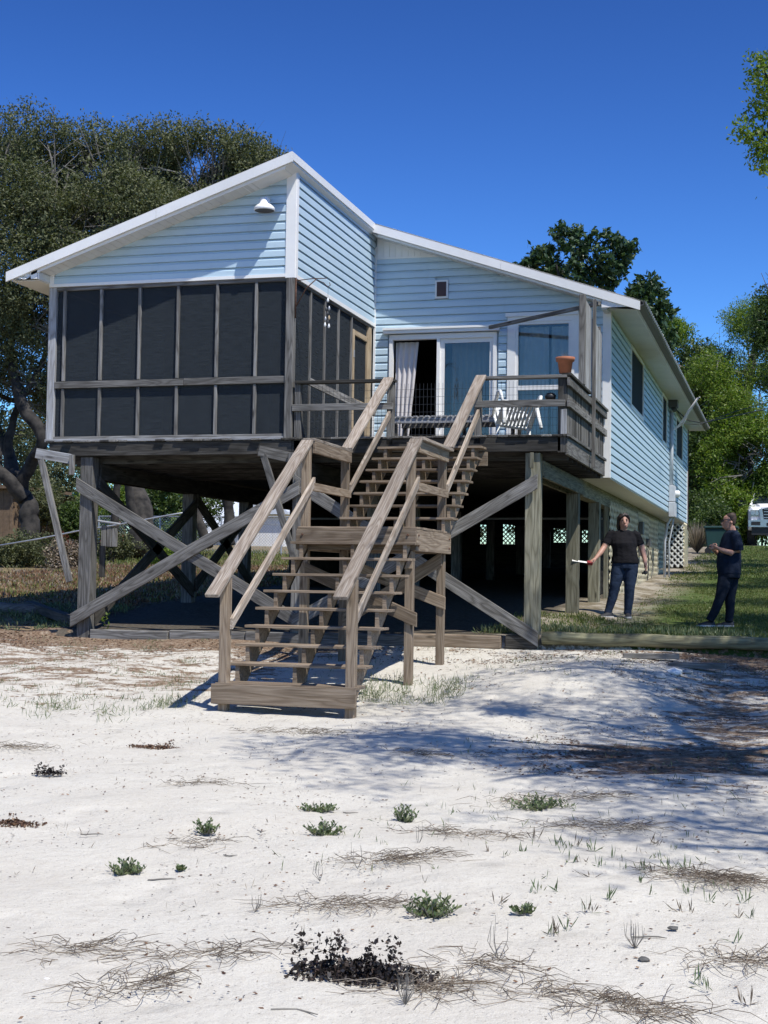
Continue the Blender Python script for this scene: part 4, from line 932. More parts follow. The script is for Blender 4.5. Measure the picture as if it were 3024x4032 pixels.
timber(-.08, 4, 18.10, .19, .165, 'round greenish log continuing out of the right edge', 'wood_log', round_=True)
t = thing('fallen_log', 'grey round log lying on the ground left of the left piling', 'log', (-11.5, 19.6, 0))
m2 = MB(); m2.tube([(x_, y_, gz(x_, y_) + .06) for x_, y_ in ((-13.4, 20.5), (-12.6, 20.2), (-11.8, 20.0), (-11.1, 19.9))], [.085, .09, .09, .085], 12); W_(m2, 'log', 'wood_grey', t, smooth=True)
t = thing('fallen_log', 'dark squared timber lying in the shade between the grey log and the left piling', 'log', (-10.4, 18.8, 0)); lumber('log', (-11.6, 20.35, gz(-11.5, 20.4) + .05), (-9.7, 18.5, gz(-9.7, 18.5) + .06), .14, .13, 'wood_dark', t)
for i, (x_, y_, r_, l) in enumerate(((-1.55, 16.9, 8, 'flat grey board half buried in the sand below the green log'), (-1.0, 16.5, -5, 'small grey board lying in front of the larger half buried one'))):
    t = thing('half_buried_board', l, 'board', (x_, y_, 0)); a = R(r_); lumber('plank', (x_ - .3, y_ - .3 * math.sin(a), gz(x_, y_) + .035), (x_ + .33, y_ + .3 * math.sin(a), gz(x_, y_) + .045), .18, .06, 'wood_grey', t)
def rock(nm, lab, x_, y_, s, mat='concrete', fl=.6, cat='stone'):
    bm = bmesh.new(); bmesh.ops.create_icosphere(bm, subdivisions=2, radius=s)
    for v in bm.verts:
        k = 1 + .35 * noise.noise(v.co * (1.6 / s) + Vector((x_ * 3, y_ * 5, 0))); v.co = Vector((v.co.x * k * 1.2, v.co.y * k, v.co.z * k * fl))
    me = bpy.data.meshes.new(nm); bm.to_mesh(me); bm.free(); me.materials.append(M[mat]); o = bpy.data.objects.new(nm, me)
    link(o, None, Matrix.Translation((x_, y_, gz(x_, y_) + s * fl * .5))); tag(o, lab, cat)
rock('white_stone', 'white rounded stone among litter below the right end of the sand mound', *(-1.19, 15.82), .075, 'vinyl')
rock('white_stone', 'second white stone left of the rounded one at the sand mound', *(-1.31, 15.45), .055, 'concrete')
rock('white_stone', 'flat pale stone right of the white rounded one', *(-1.08, 16.07), .06, 'concrete', .35)
rock('dark_pebble', 'dark angular pebble alone on the sand at the lower right', *(-0.53, 5.62), .018, 'stone')
rock('dark_pebble', 'flat dark pebble on the sand near the right edge', *(-0.46, 6.12), .02, 'stone', .4)
rock('dark_pebble', 'grey pebble on the sand right of the green shrublet in the middle', *(-1.39, 7.46), .018, 'stone', .4)
rock('shell', 'small white shell on the sand at the lower left', *(-2.58, 4.73), .012, 'vinyl', .5, 'shell')

# ------------------------------------------------------------------ people
def remesh(name, parts, mat, par, vox=.012, smooth=4, label=None):
    """fuse lofted limbs into one continuous surface"""
    mb = MB()
    for pts, rr in parts:
        # rr: list of (rx, ry) ; rings perpendicular to the path, rx across (local x), ry the other way
        pts = [Vector(p) for p in pts]; n = 14; k = len(mb.v)
        for i, p in enumerate(pts):
            d = (pts[min(i + 1, len(pts) - 1)] - pts[max(i - 1, 0)]).normalized()
            ax = Vector((1, 0, 0)); ax = ax - d * ax.dot(d)
            if ax.length < .35: ax = Vector((0, 0, 1)) - d * d.z
            ax.normalize(); ay = d.cross(ax); r = rr[i] if isinstance(rr[i], tuple) else (rr[i], rr[i])
            for j in range(n):
                a = 2 * math.pi * j / n; mb.v.append(tuple(p + ax * math.cos(a) * r[0] + ay * math.sin(a) * r[1]))
        for i in range(len(pts) - 1):
            for j in range(n):
                a, b = k + i * n + j, k + i * n + (j + 1) % n; mb.f.append((a, b, b + n, a + n)); mb.m.append(0)
        mb.f.append(tuple(k + j for j in reversed(range(n)))); mb.m.append(0); e = k + (len(pts) - 1) * n; mb.f.append(tuple(e + j for j in range(n))); mb.m.append(0)
    me = mb.mesh(name, mat); tmp = bpy.data.objects.new('tmp', me); col.objects.link(tmp)
    md = tmp.modifiers.new('r', 'REMESH'); md.mode = 'VOXEL'; md.voxel_size = vox
    ms = tmp.modifiers.new('s', 'SMOOTH'); ms.iterations = smooth; ms.factor = .6
    dg = bpy.context.evaluated_depsgraph_get(); ev = tmp.evaluated_get(dg); m2 = bpy.data.meshes.new_from_object(ev)
    bpy.data.objects.remove(tmp); m2.name = name; m2.materials.clear(); m2.materials.append(M[mat]); m2.shade_smooth()
    o = bpy.data.objects.new(name, m2); link(o, par, WM[par.name]); return tag(o, label)
M['skin'] = plain('skin', (.46, .25, .18), .55, .06, 10)
M['skin2'] = plain('skin_shade', (.42, .22, .155), .55, .06, 10)  # the man's skin, toned darker for the shade he stands in
def cloth(name, c, v=.2): 
    m = plain(name, c, .95, v, 5, spec=.15); t = m.node_tree; b = t.nodes['Principled BSDF']
    bump(t, b, tex_noise(t, mapping(t, N(t, 'TexCoord').outputs['Object'], (5, 5, 9)), 1.2, 3), .6, .03); return m
M['black_tee'] = cloth('black_tshirt', (.014, .013, .015)); M['navy_tee'] = cloth('navy_tshirt', (.012, .018, .034))
M['denim'] = cloth('dark_denim', (.022, .034, .062), .35); M['navy_trouser'] = cloth('navy_trousers', (.012, .017, .028))
M['hair_dark'] = plain('dark_brown_hair', (.022, .012, .008), .6, .4, 30); M['hair_brown'] = plain('short_brown_hair', (.045, .026, .017), .7, .4, 40)
M['shoe'] = plain('dark_shoe', (.02, .02, .024), .7, .3, 20); M['sole'] = plain('pale_sole', (.45, .44, .42), .8); M['red'] = plain('red_card', (.22, .01, .015), .5)
def fingers(S, base, dirn, side, up, ln, curl=.5, thumb=1):
    """five separate fingers with two bends each, and a thumb from the side of the palm"""
    base, dirn, side, up = Vector(base), Vector(dirn).normalized(), Vector(side).normalized(), Vector(up).normalized(); P = []
    for k, (o, l) in enumerate(((-.033, .8), (-.011, 1.0), (.011, .95), (.033, .75))):
        p0 = base + side * o - dirn * .02; d = dirn; pts = [p0]; 
        for j, f in enumerate((.45, .32, .25)):
            d = (d - up * curl * (.35 + .45 * j)).normalized(); pts.append(pts[-1] + d * ln * l * f)
        P.append((pts, [.0105, .0100, .0095, .008]))
    t0 = base - dirn * .075 + side * .03 * thumb; P.append(([t0, t0 + (dirn * .6 + side * thumb * .8).normalized() * .035, t0 + (dirn * .9 + side * thumb * .3 - up * .4).normalized() * .075], [.013, .012, .010]))
    return P
def shoe(par, p, ang, ln=.27):
    m2 = MB(); c, s = math.cos(ang), math.sin(ang)
    prof = [(-.10, .042, .085), (-.05, .045, .10), (.02, .048, .085), (.09, .05, .06), (.15, .042, .048), (.175, .02, .03)]
    vs = []; n = 10
    for x, hw, h in prof:
        for j in range(n):
            a = math.pi * j / (n - 1); vs.append((x, hw * math.cos(a), .025 + (h - .025) * math.sin(a)))
    vs = [(p[0] + x * c - y * s, p[1] + x * s + y * c, p[2] + z) for x, y, z in vs]
    m2.add(vs, [(i * n + j, i * n + j + 1, (i + 1) * n + j + 1, (i + 1) * n + j) for i in range(len(prof) - 1) for j in range(n - 1)] + [tuple(range(n)), tuple(5 * n + j for j in reversed(range(n)))])
    m2.build('shoe', 'shoe', par, smooth=True)
    m3 = MB(); out = [(x, hw * 1.06) for x, hw, h in prof]; poly = out + [(x, -y) for x, y in reversed(out)]
    m3.prism([(p[0] + x * c - y * s, p[1] + x * s + y * c) for x, y in poly], p[2] + .0, p[2] + .028, 'Z'); m3.build('sole', 'sole', par)
wx, wy = -2.44, 22.08; wz = gz(wx, wy)
woman = thing('person', 'woman in black T-shirt and dark jeans standing by the pilings, holding out a white stick', 'person', (wx, wy, wz), rot=Matrix.Rotation(R(12), 4, 'Z') @ Matrix.Scale(.962, 4))
S = [([(.005, .01, 1.34), (.005, -.005, 1.43), (.01, -.02, 1.48)], [.058, .052, .05]),
     ([(.01, -.02, 1.405), (.01, -.022, 1.44), (.01, -.018, 1.49), (.01, -.012, 1.55), (.01, -.005, 1.61), (.01, 0, 1.645)], [(.032, .036), (.058, .064), (.070, .080), (.074, .088), (.060, .074), (.02, .03)]),
     ([(.014, -.10, 1.545), (.016, -.118, 1.51), (.016, -.105, 1.495)], [.010, .016, .012]), ([(-.068, -.005, 1.53), (-.078, 0, 1.51)], [.018, .012]), ([(.088, -.005, 1.53), (.096, 0, 1.51)], [.018, .012]), ([(-.015, -.098, 1.468), (.045, -.096, 1.468)], [.011, .011]),
     ([(-.20, .02, 1.33), (-.255, .0, 1.21), (-.30, -.02, 1.12), (-.37, -.09, 1.02), (-.455, -.16, .925)], [.055, .052, .046, .042, .026]), ([(-.455, -.16, .925), (-.49, -.19, .895), (-.515, -.205, .875)], [.026, (.036, .022), (.040, .018)]),
     ([(.21, .02, 1.33), (.265, .03, 1.20), (.305, .03, 1.10), (.335, .0, .98), (.35, -.04, .86)], [.055, .055, .046, .042, .027]), ([(.35, -.04, .86), (.355, -.055, .82), (.358, -.06, .785)], [.027, (.022, .036), (.02, .04)])]
S += fingers(S, (-.535, -.215, .862), (-.75, -.25, -.45), (.1, -.8, .5), (-.5, .3, .8), .075, .75, 1)
S += fingers(S, (.36, -.062, .765), (.05, -.12, -1), (0, 1, 0), (1, 0, 0), .08, .55, -1)
remesh('body', S, 'skin', woman, .0075, 3)
remesh('shirt', [([(.01, .01, 1.40), (.01, .012, 1.36), (.01, .01, 1.28), (.012, -.01, 1.17), (.02, -.01, 1.10), (.03, -.005, 1.0), (.035, .0, .90), (.035, 0, .865)], [(.085, .06), (.175, .08), (.205, .12), (.205, .160), (.195, .148), (.20, .155), (.222, .165), (.226, .165)]),
    ([(-.13, .01, 1.36), (-.20, .01, 1.325), (-.245, .005, 1.23), (-.268, 0, 1.175)], [.055, .064, .066, .071]), ([(.15, .01, 1.36), (.215, .015, 1.325), (.262, .025, 1.21), (.282, .028, 1.165)], [.055, .064, .066, .071])], 'black_tee', woman, .011, 5)
remesh('jeans', [([(.035, 0, .93), (.035, 0, .86), (.035, .0, .78)], [(.20, .14), (.215, .15), (.205, .145)]),
    ([(-.055, .0, .84), (-.085, -.01, .70), (-.125, -.03, .50), (-.16, -.0, .32), (-.215, .02, .13), (-.235, .02, .06)], [.122, .114, .084, .078, .062, .064]),
    ([(.125, .0, .84), (.12, -.01, .70), (.105, -.02, .48), (.10, .01, .30), (.085, .02, .12), (.082, .02, .055)], [.122, .114, .084, .078, .062, .064])], 'denim', woman, .011, 4)
m2 = MB()
for ex in (-.018, .048): m2.lathe([(0, -.006), (.012, -.004), (.014, .001), (0, .004)], (ex, -.098 + .004 * (ex > 0), 1.555), 8, Matrix.Rotation(R(90), 3, 'X')); m2.box(ex - .017, ex + .017, -.100, -.092, 1.572, 1.577)
m2.build('eyes', 'hair_dark', woman)
m2 = MB(); m2.box(-.008, .036, -.106, -.098, 1.472, 1.479); m2.build('lips', 'red', woman)
remesh('hair', [([(.0, .03, 1.655), (-.01, .035, 1.60), (-.015, .04, 1.52), (-.03, .055, 1.42), (-.04, .065, 1.34)], [(.05, .05), (.084, .070), (.080, .06), (.062, .045), (.03, .03)]), ([(.0, -.085, 1.635), (-.05, -.075, 1.60), (-.08, -.045, 1.55), (-.085, -.02, 1.47), (-.08, .0, 1.40)], [.024, .028, .026, .024, .02]), ([(-.01, -.06, 1.645), (.05, -.062, 1.63), (.085, -.03, 1.58), (.09, .0, 1.52)], [.032, .032, .024, .018])], 'hair_dark', woman, .009, 3)
shoe(woman, (-.245, -.03, .0), R(215)); shoe(woman, (.085, -.02, .0), R(265))
t = thing('paint_stick', 'white flat stick held out by the woman in front of a piling', 'stick', (wx - .5, wy - .3, wz + .85))
hp = WM[woman.name] @ Vector((-.545, -.235, .865))
m2 = MB(); m2.beam(hp, hp + Vector((-.255, -.06, .035)), .035, .006, up=(0, -.6, .8)); W_(m2, 'blade', 'vinyl', t); m2 = MB(); m2.beam(hp + Vector((.045, .012, -.006)), hp + Vector((-.035, -.01, .004)), .055, .045, up=(0, -.6, .8)); W_(m2, 'handle', 'red', t)
t = thing('key_ring', 'small dark object hanging from the left hand of the woman', 'keys', (wx + .33, wy, wz + .7)); hp = WM[woman.name] @ Vector((.345, -.08, .73))
m2 = MB(); m2.lathe([(0, -.04), (.03, -.02), (.028, .02), (0, .04)], hp, 8); m2.beam(hp + Vector((-.05, 0, -.02)), hp, .02, .03); W_(m2, 'keys', 'black', t)

nx, ny = -.85, 21.0; nz = gz(nx, ny)
man = thing('person', 'man in navy T-shirt and sunglasses standing on the lawn looking at his phone', 'person', (nx, ny, nz), rot=Matrix.Rotation(R(15.8), 4, 'Z') @ Matrix.Scale(.935, 4))
S = [([(.085, .0, 1.43), (.065, .0, 1.50), (.05, 0, 1.55)], [.068, .062, .06]),
     ([(.01, 0, 1.475), (.01, 0, 1.50), (.025, 0, 1.55), (.03, 0, 1.61), (.035, 0, 1.67), (.035, 0, 1.715)], [(.035, .03), (.072, .055), (.092, .070), (.100, .076), (.088, .068), (.04, .035)]),
     ([(-.060, 0, 1.60), (-.088, 0, 1.567), (-.068, 0, 1.552)], [.012, .016, .012]), ([(-.06, -.02, 1.525), (-.06, .02, 1.525)], [.014, .014]), ([(.045, -.078, 1.60), (.048, -.085, 1.57)], [.022, .014]), ([(.045, .078, 1.60), (.048, .085, 1.57)], [.022, .014]),
     ([(.09, -.15, 1.37), (.11, -.19, 1.24), (.12, -.20, 1.15), (.02, -.22, 1.12), (-.10, -.20, 1.155), (-.16, -.17, 1.185)], [.060, .056, .052, .050, .040, .030]), ([(-.16, -.17, 1.185), (-.20, -.155, 1.20), (-.235, -.14, 1.21)], [.030, (.022, .038), (.02, .042)]),
     ([(.05, .15, 1.37), (.02, .17, 1.22), (-.02, .16, 1.13), (-.12, .05, 1.12), (-.19, -.03, 1.15), (-.22, -.07, 1.17)], [.058, .052, .048, .044, .030, .034])]
S += fingers(S, (-.255, -.135, 1.215), (-1, .15, .1), (0, .3, 1), (0, -1, .3), .08, .55, 1); S += fingers(S, (-.235, -.09, 1.175), (-.9, -.2, .2), (0, .9, .2), (0, -.1, -1), .075, .35, 1)
remesh('body', S, 'skin2', man, .0080, 3)
remesh('shirt', [([(.075, 0, 1.475), (.075, 0, 1.43), (.07, 0, 1.34), (.05, 0, 1.22), (.035, 0, 1.08), (.03, 0, .96), (.035, 0, .84), (.035, 0, .80)], [(.075, .09), (.115, .17), (.150, .205), (.165, .200), (.185, .195), (.190, .195), (.180, .190), (.178, .188)]),
    ([(.08, -.12, 1.42), (.09, -.185, 1.36), (.115, -.21, 1.24), (.12, -.212, 1.16)], [.07, .082, .082, .084]), ([(.06, .12, 1.42), (.05, .175, 1.36), (.025, .19, 1.22), (.0, .18, 1.15)], [.07, .078, .074, .07])], 'navy_tee', man, .011, 5)
remesh('trousers', [([(.035, 0, .86), (.035, 0, .80), (.035, 0, .74)], [(.165, .175), (.175, .185), (.165, .175)]),
    ([(-.01, -.02, .80), (-.055, -.05, .66), (-.11, -.07, .46), (-.19, -.07, .25), (-.26, -.06, .12), (-.28, -.06, .09)], [.122, .106, .080, .070, .062, .064]),
    ([(.08, .04, .80), (.075, .05, .64), (.06, .05, .44), (.065, .05, .26), (.05, .05, .12), (.045, .05, .08)], [.122, .106, .080, .070, .062, .064])], 'navy_trouser', man, .011, 4)
remesh('hair', [([(.045, 0, 1.735), (.055, 0, 1.70), (.072, 0, 1.64), (.085, 0, 1.57), (.09, 0, 1.53)], [(.055, .05), (.085, .078), (.075, .083), (.045, .07), (.02, .04)])], 'hair_brown', man, .008, 3)
m2 = MB(); m2.box(-.080, -.070, -.075, -.006, 1.600, 1.638); m2.box(-.080, -.070, .006, .075, 1.600, 1.638); m2.box(-.078, .05, -.082, -.078, 1.625, 1.636); m2.box(-.078, .05, .078, .082, 1.625, 1.636); m2.box(-.08, -.072, -.01, .01, 1.624, 1.634); m2.build('sunglasses', 'black', man)
shoe(man, (-.30, -.06, .0), R(185)); shoe(man, (.02, .05, .0), R(178))
t = thing('mobile_phone', 'dark mobile phone held in both hands by the man', 'phone', (nx - .25, ny, nz + 1.2)); q = WM[man.name]
m2 = MB(); m2.beam(q @ Vector((-.25, -.10, 1.205)), q @ Vector((-.385, -.10, 1.245)), .072, .009); W_(m2, 'case', 'black', t)

# ------------------------------------------------------------------ pickup, bin, sheds
def pickup():
    ty = 53.2; tx = -.33; tz = gz(tx, ty) + .02
    M['truck_white'] = plain('white_car_paint', (.80, .79, .78), .45, .02, 2); M['chrome'] = plain('chrome', (.70, .68, .68), .32, .02, 2, metal=1); M['tyre'] = plain('tyre', (.02, .02, .02), .9)
    M['lamp_glass'] = plain('lamp_glass', (.35, .37, .40), .15, .3, 12, metal=.5); M['dark_glass'] = plain('dark_windscreen', (.015, .022, .03), .06, .1, 3, spec=.9)
    t = thing('pickup_truck', 'large white pickup truck parked on the driveway at the right edge, seen from the front', 'truck', (tx, ty, tz), rot=Matrix.Rotation(R(3), 4, 'Z') @ Matrix.Scale(1.07, 4))
    def part(nm, mb, mat, par=None, **k): return mb.build(nm, mat, par or t, **k)
    def hull(secs):
        mb = MB(); n = len(secs[0][1]); vs = []
        for y, pr in secs: vs += [(x, y, z) for x, z in pr]
        mb.add(vs, [(i * n + j, i * n + (j + 1) % n, (i + 1) * n + (j + 1) % n, (i + 1) * n + j) for i in range(len(secs) - 1) for j in range(n)] + [tuple(range(n)), tuple((len(secs) - 1) * n + j for j in reversed(range(n)))]); return mb
    def sect(w, z0, z1, r=.12, wt=None):
        wt = wt or w; return [(-w, z0), (w, z0), (w, z1 - r), (wt - r * .6, z1 - r * .15), (wt * .5, z1), (-wt * .5, z1), (-wt + r * .6, z1 - r * .15), (-w, z1 - r)]
    b = part('body', hull([(.0, sect(.92, .62, 1.22)), (.12, sect(.99, .55, 1.32)), (1.5, sect(1.02, .50, 1.42)), (1.55, sect(1.02, .5, 1.42)), (5.9, sect(1.02, .5, 1.42))]), 'truck_white', bev=.0, smooth=False)
    part('hood', hull([(.05, sect(.62, 1.2, 1.30, .05)), (.4, sect(.66, 1.25, 1.40, .05)), (1.45, sect(.72, 1.3, 1.50, .05))]), 'truck_white')
    c = part('cab', hull([(1.35, sect(.95, 1.35, 1.44, .04)), (2.05, sect(.80, 1.38, 1.93, .1)), (4.0, sect(.80, 1.38, 1.95, .1)), (4.3, sect(.9, 1.38, 1.5, .1))]), 'truck_white')
    m2 = MB(); m2.add([(-.84, 1.40, 1.47), (.84, 1.40, 1.47), (.70, 1.98, 1.88), (-.70, 1.98, 1.88)], [(0, 1, 2, 3)]); m2.add([(-.84, 1.37, 1.47), (.84, 1.37, 1.47), (.70, 1.95, 1.88), (-.70, 1.95, 1.88)], [(0, 1, 2, 3)]); part('windscreen', m2, 'dark_glass', c)
    m2 = MB(); m2.box(-.5, -.30, -.05, .06, .78, 1.26); m2 = MB(); m2.prism([(-.50, .86), (.50, .86), (.56, 1.24), (.3, 1.30), (-.3, 1.30), (-.56, 1.24)], -.05, .06); g = part('grille', m2, 'black')
    m2 = MB()
    for z in (.93, 1.03, 1.13, 1.22): m2.box(-.50, .50, -.07, -.05, z, z + .025)
    part('grille_bar', m2, 'chrome', g)
    m2 = MB(); m2.prism([(-.60, .84), (-.5, .84), (-.56, 1.26), (-.66, 1.22)], -.08, .06); m2.prism([(.5, .84), (.60, .84), (.66, 1.22), (.56, 1.26)], -.08, .06); m2.box(-.3, .3, -.08, .0, 1.28, 1.31); part('grille_surround', m2, 'chrome', g)
    for s in (-1, 1):
        m2 = MB(); a, bb = sorted((s * .66, s * .93)); m2.box(a, bb, -.03, .25, .98, 1.20); h = part('headlight', m2, 'lamp_glass')
        for k in (.73, .86): m2 = MB(); m2.lathe([(0, .0), (.06, .0), (.065, .02), (0, .02)], (s * k, -.045, 1.09), 14, Matrix.Rotation(R(90), 3, 'X')); part('lens', m2, 'chrome', h)
        m2 = MB(); a, bb = sorted((s * 1.02, s * 1.32)); m2.box(a, bb, 1.62, 1.72, 1.40, 1.62); m2.box(min(s * .9, s * 1.05), max(s * .9, s * 1.05), 1.64, 1.70, 1.42, 1.46); part('wing_mirror', m2, 'black', bev=.01)
        for yy in (.95, 4.6):
            m2 = MB(); m2.lathe([(0, 0), (.24, .0), (.26, .02), (.38, .02), (.41, .06), (.41, .22), (.38, .26), (0, .26)], (s * .76 if s > 0 else s * .76, yy, .41), 26, Matrix.Rotation(R(90) * s, 3, 'Y')); w_ = part('wheel', m2, 'tyre', smooth=False)
            m2 = MB(); m2.lathe([(0, .01), (.22, .01), (.24, .03)], (s * 1.01, yy, .41), 16, Matrix.Rotation(R(-90) * s, 3, 'Y')); part('rim', m2, 'chrome', w_)
    m2 = MB(); m2.prism([(-1.0, .62), (1.0, .62), (1.02, .84), (.62, .88), (-.62, .88), (-1.02, .84)], -.20, .05); bp = part('bumper', m2, 'chrome')
    m2 = MB(); m2.box(-.42, .42, -.215, -.19, .66, .76); m2.box(-.92, -.62, -.215, -.19, .68, .80); m2.box(.62, .92, -.215, -.19, .68, .80); part('bumper_recess', m2, 'black', bp)
    m2 = MB(); m2.box(-.9, .9, -.12, .1, .36, .60); part('air_dam', m2, 'black')
    m2 = MB(); m2.box(-.32, .32, 1.95, 2.1, 1.95, 1.975); part('roof_marker', m2, 'black', c)
pickup()
t = thing('wheeled_bin', 'dark teal bin standing at the edge of the lawn behind the house corner', 'bin', (-2.05, 46.5, gz(-2.05, 46.5)))
m2 = MB(); m2.prism([(-.42, 0), (.42, 0), (.50, .80), (-.50, .80)], -.3, .3); m2.build('tub', 'green_roof', t, bev=.03); m2 = MB(); m2.box(-.53, .53, -.34, .34, .80, .88); m2.build('lid', 'green_roof', t, bev=.02)
for s in (-.4, .4): m2 = MB(); m2.lathe([(0, 0), (.1, 0), (.1, .05), (0, .05)], (s, -.32, .1), 12, Matrix.Rotation(R(90), 3, 'X')); m2.build('wheel', 'black', t)

def shed(nm, lab, x0, x1, y, z0, z1, mat, roofm, board=.18, cat='shed', dpt=4, rise=.0, over=.25):
    t = thing(nm, lab, cat, ((x0 + x1) / 2, y, z0)); w = W_(MB().box(x0, x1, y + .03, y + dpt, z0, z1), 'wall', mat, t)
    x = x0
    while x < x1 - .02:
        W_(MB().box(x + .006, min(x + board, x1) - .006, y, y + .03, z0 + rnd.uniform(-.03, .03), z1 - .02), 'board', mat, w); x += board
    m2 = MB(); m2.prism([(x0 - over, z1), (x1 + over, z1), (x1 + over, z1 + .12), ((x0 + x1) / 2, z1 + .12 + rise), (x0 - over, z1 + .12)], y - .3, y + dpt + .3); W_(m2, 'roof', roofm, t); return t
gp = gz(-17, 55)
shed('garden_shed', 'brown board shed half hidden by the big oak at the left edge', (-31.19, 50.00, 3.40)[0], (-29.27, 50.00, 3.41)[0], 50, gz(-28, 50) - .3, (-29.63, 50.00, 4.16)[2], 'brown_shed', 'brown_shed', .3)
shed('red_shed', 'dark red shed with a green roof behind the oak trunks', (-29.99, 55.00, 3.66)[0], (-28.81, 55.00, 3.66)[0], 55, gz(-27, 55) - .2, (-29.66, 55.00, 4.15)[2], 'red_shed', 'green_roof', .25)
t = thing('white_roofed_building', 'long building with a pale ribbed metal roof beyond the chain link fence', 'building', (-12, 66, 2.4))
xa, xb, yb_ = (-29.30, 64.00, 4.13)[0], (-25.47, 64.00, 4.13)[0], 64; z0 = gz(-12, 64)
W_(MB().box(xa + .3, xb - .3, yb_ + .4, yb_ + 9, z0 - .5, z0 + .75), 'wall', 'vinyl', t)
ro = MB(); ro.add([(xa, yb_, z0 + .35), (xb, yb_, z0 + .35), (xb, yb_ + 5, z0 + 3.3), (xa, yb_ + 5, z0 + 3.3)], [(0, 1, 2, 3)]); ro.add([(xa, yb_ + 5, z0 + 3.3), (xb, yb_ + 5, z0 + 3.3), (xb, yb_ + 10, z0 + .35), (xa, yb_ + 10, z0 + .35)], [(0, 1, 2, 3)])
ro = W_(ro, 'roof', 'white_roof', t)
x = xa
while x < xb: m2 = MB(); m2.beam((x, yb_, z0 + .37), (x, yb_ + 5, z0 + 3.32), .05, .05); W_(m2, 'roof_rib', 'white_roof', ro); x += .32
shed('white_shed', 'small white building seen between the pilings near the stairs', (-23.33, 60.00, 3.93)[0], (-21.58, 60.00, 3.93)[0], 60, z0 - .3, (-23.02, 60.00, 3.64)[2], 'vinyl', 'white_roof', .3, 'shed', 3, .9)
# chain link fence
t = thing('chain_link_fence', 'chain link fence with a top rail beyond the oaks, seen under the house', 'fence', (-14, 47, gz(-14, 47)))
fy = 47.; zf = gz(-13, fy)
for x in (-24, -21.6, -19.25, -17.0, -14.6): m2 = MB(); m2.tube([(x, fy, gz(x, fy) - .2), (x, fy, zf + 1.32)], .035, 8); W_(m2, 'post', 'galv', t)
m2 = MB(); m2.tube([(-24, fy, zf + 1.32), (-14.6, fy, zf + 1.32)], .024, 8); W_(m2, 'rail', 'galv', t)
m2 = MB(); m2.tube([(-21.6, fy, zf + 1.05), (-14.6, fy, zf + 1.05)], .012, 6); W_(m2, 'rail', 'galv', t)
m2 = MB(); lattice(m2, (-24, fy, zf + .02), (1, 0, 0), (0, 0, 1), 9.4, 1.28, .075, .007, .007); W_(m2, 'wire_mesh', 'galv', t, kind='stuff')
t = thing('handrail_pole', 'thin pale pole running at a slant from the left edge past the oak trunks', 'pole', (-13, 31, 1.5))
m2 = MB(); m2.tube([(-18.28, 30.00, 1.44), (-16.88, 30.00, 1.66), (-15.88, 30.00, 1.85), (-14.87, 30.00, 2.00), (-13.61, 30.00, 2.22), (-12.98, 30.00, 2.32)], .019, 8); W_(m2, 'pole', 'galv', t, smooth=True)
for p in ((-18.01, 30.00, 1.48), (-12.98, 30.00, 2.32)): m2 = MB(); m2.tube([p, (p[0], p[1], gz(p[0], p[1]) - .1)], .03, 6); W_(m2, 'support', 'bark', t)
t = thing('street_lamp', 'far white street lamp head seen through the gap in the oak', 'lamp', (-44.53, 75.00, 8.58)); q = (-44.50, 75.00, 8.55)
m2 = MB(); m2.tube([(q[0] - .9, q[1], gz(q[0], q[1])), (q[0] - .9, q[1], q[2] + .1)], .08, 8); m2.tube([(q[0] - .9, q[1], q[2] + .1), (q[0], q[1], q[2] + .25)], .04, 6); W_(m2, 'pole', 'galv', t)
m2 = MB(); m2.lathe([(.0, 0), (.55, -.05), (.5, .08), (.15, .2), (0, .2)], (q[0], q[1], q[2]), 16); W_(m2, 'head', 'plastic', t, smooth=True)
t = thing('power_line', 'thin power lines crossing the gap between the oak limbs', 'cable', (-41.27, 70.00, 8.62))
m2 = MB(); m2.tube([(-42.83, 70.00, 8.34), (-40.95, 70.00, 8.59), (-38.48, 70.00, 9.12)], .03, 5); m2.tube([(-42.84, 70.00, 8.65), (-41.11, 70.00, 8.51), (-39.38, 70.00, 8.24), (-37.23, 70.00, 7.95)], .03, 5); W_(m2, 'cable', 'wire', t)

# ------------------------------------------------------------------ trees
def blobs_to_pts(blobs, n, shell=.45, gap=.0, g=None, freq=.9):
    """points spread in ellipsoid clumps, denser near their outside, with noise gaps"""
    g = g or rng; B = np.array([[*b[0], *(b[1] if isinstance(b[1], tuple) else (b[1],) * 3)] for b in blobs]); w = (B[:, 3] * B[:, 4] * B[:, 5]) ** .75; w /= w.sum()
    idx = g.choice(len(B), size=n * 2, p=w); d = unit(n * 2, g); r = g.uniform(shell ** 3, 1.1, size=(n * 2, 1)) ** (1 / 3)
    r *= 1 + .06 * g.normal(size=(n * 2, 1)); P = B[idx, :3] + d * r * B[idx, 3:]
    if gap:
        f = np.sin(P[:, 0] * 2.1 * freq + 1.3 * np.sin(P[:, 2] * 1.7 * freq)) + np.sin(P[:, 1] * 1.9 * freq + 1.1 * np.sin(P[:, 0] * 2.3 * freq + 2)) + np.sin(P[:, 2] * 2.4 * freq + 1.2 * np.sin(P[:, 1] * 1.6 * freq))
        k = f > (-3 + 6 * gap) * .55; P, d = P[k], d[k]
    return P[:n], d[:n]
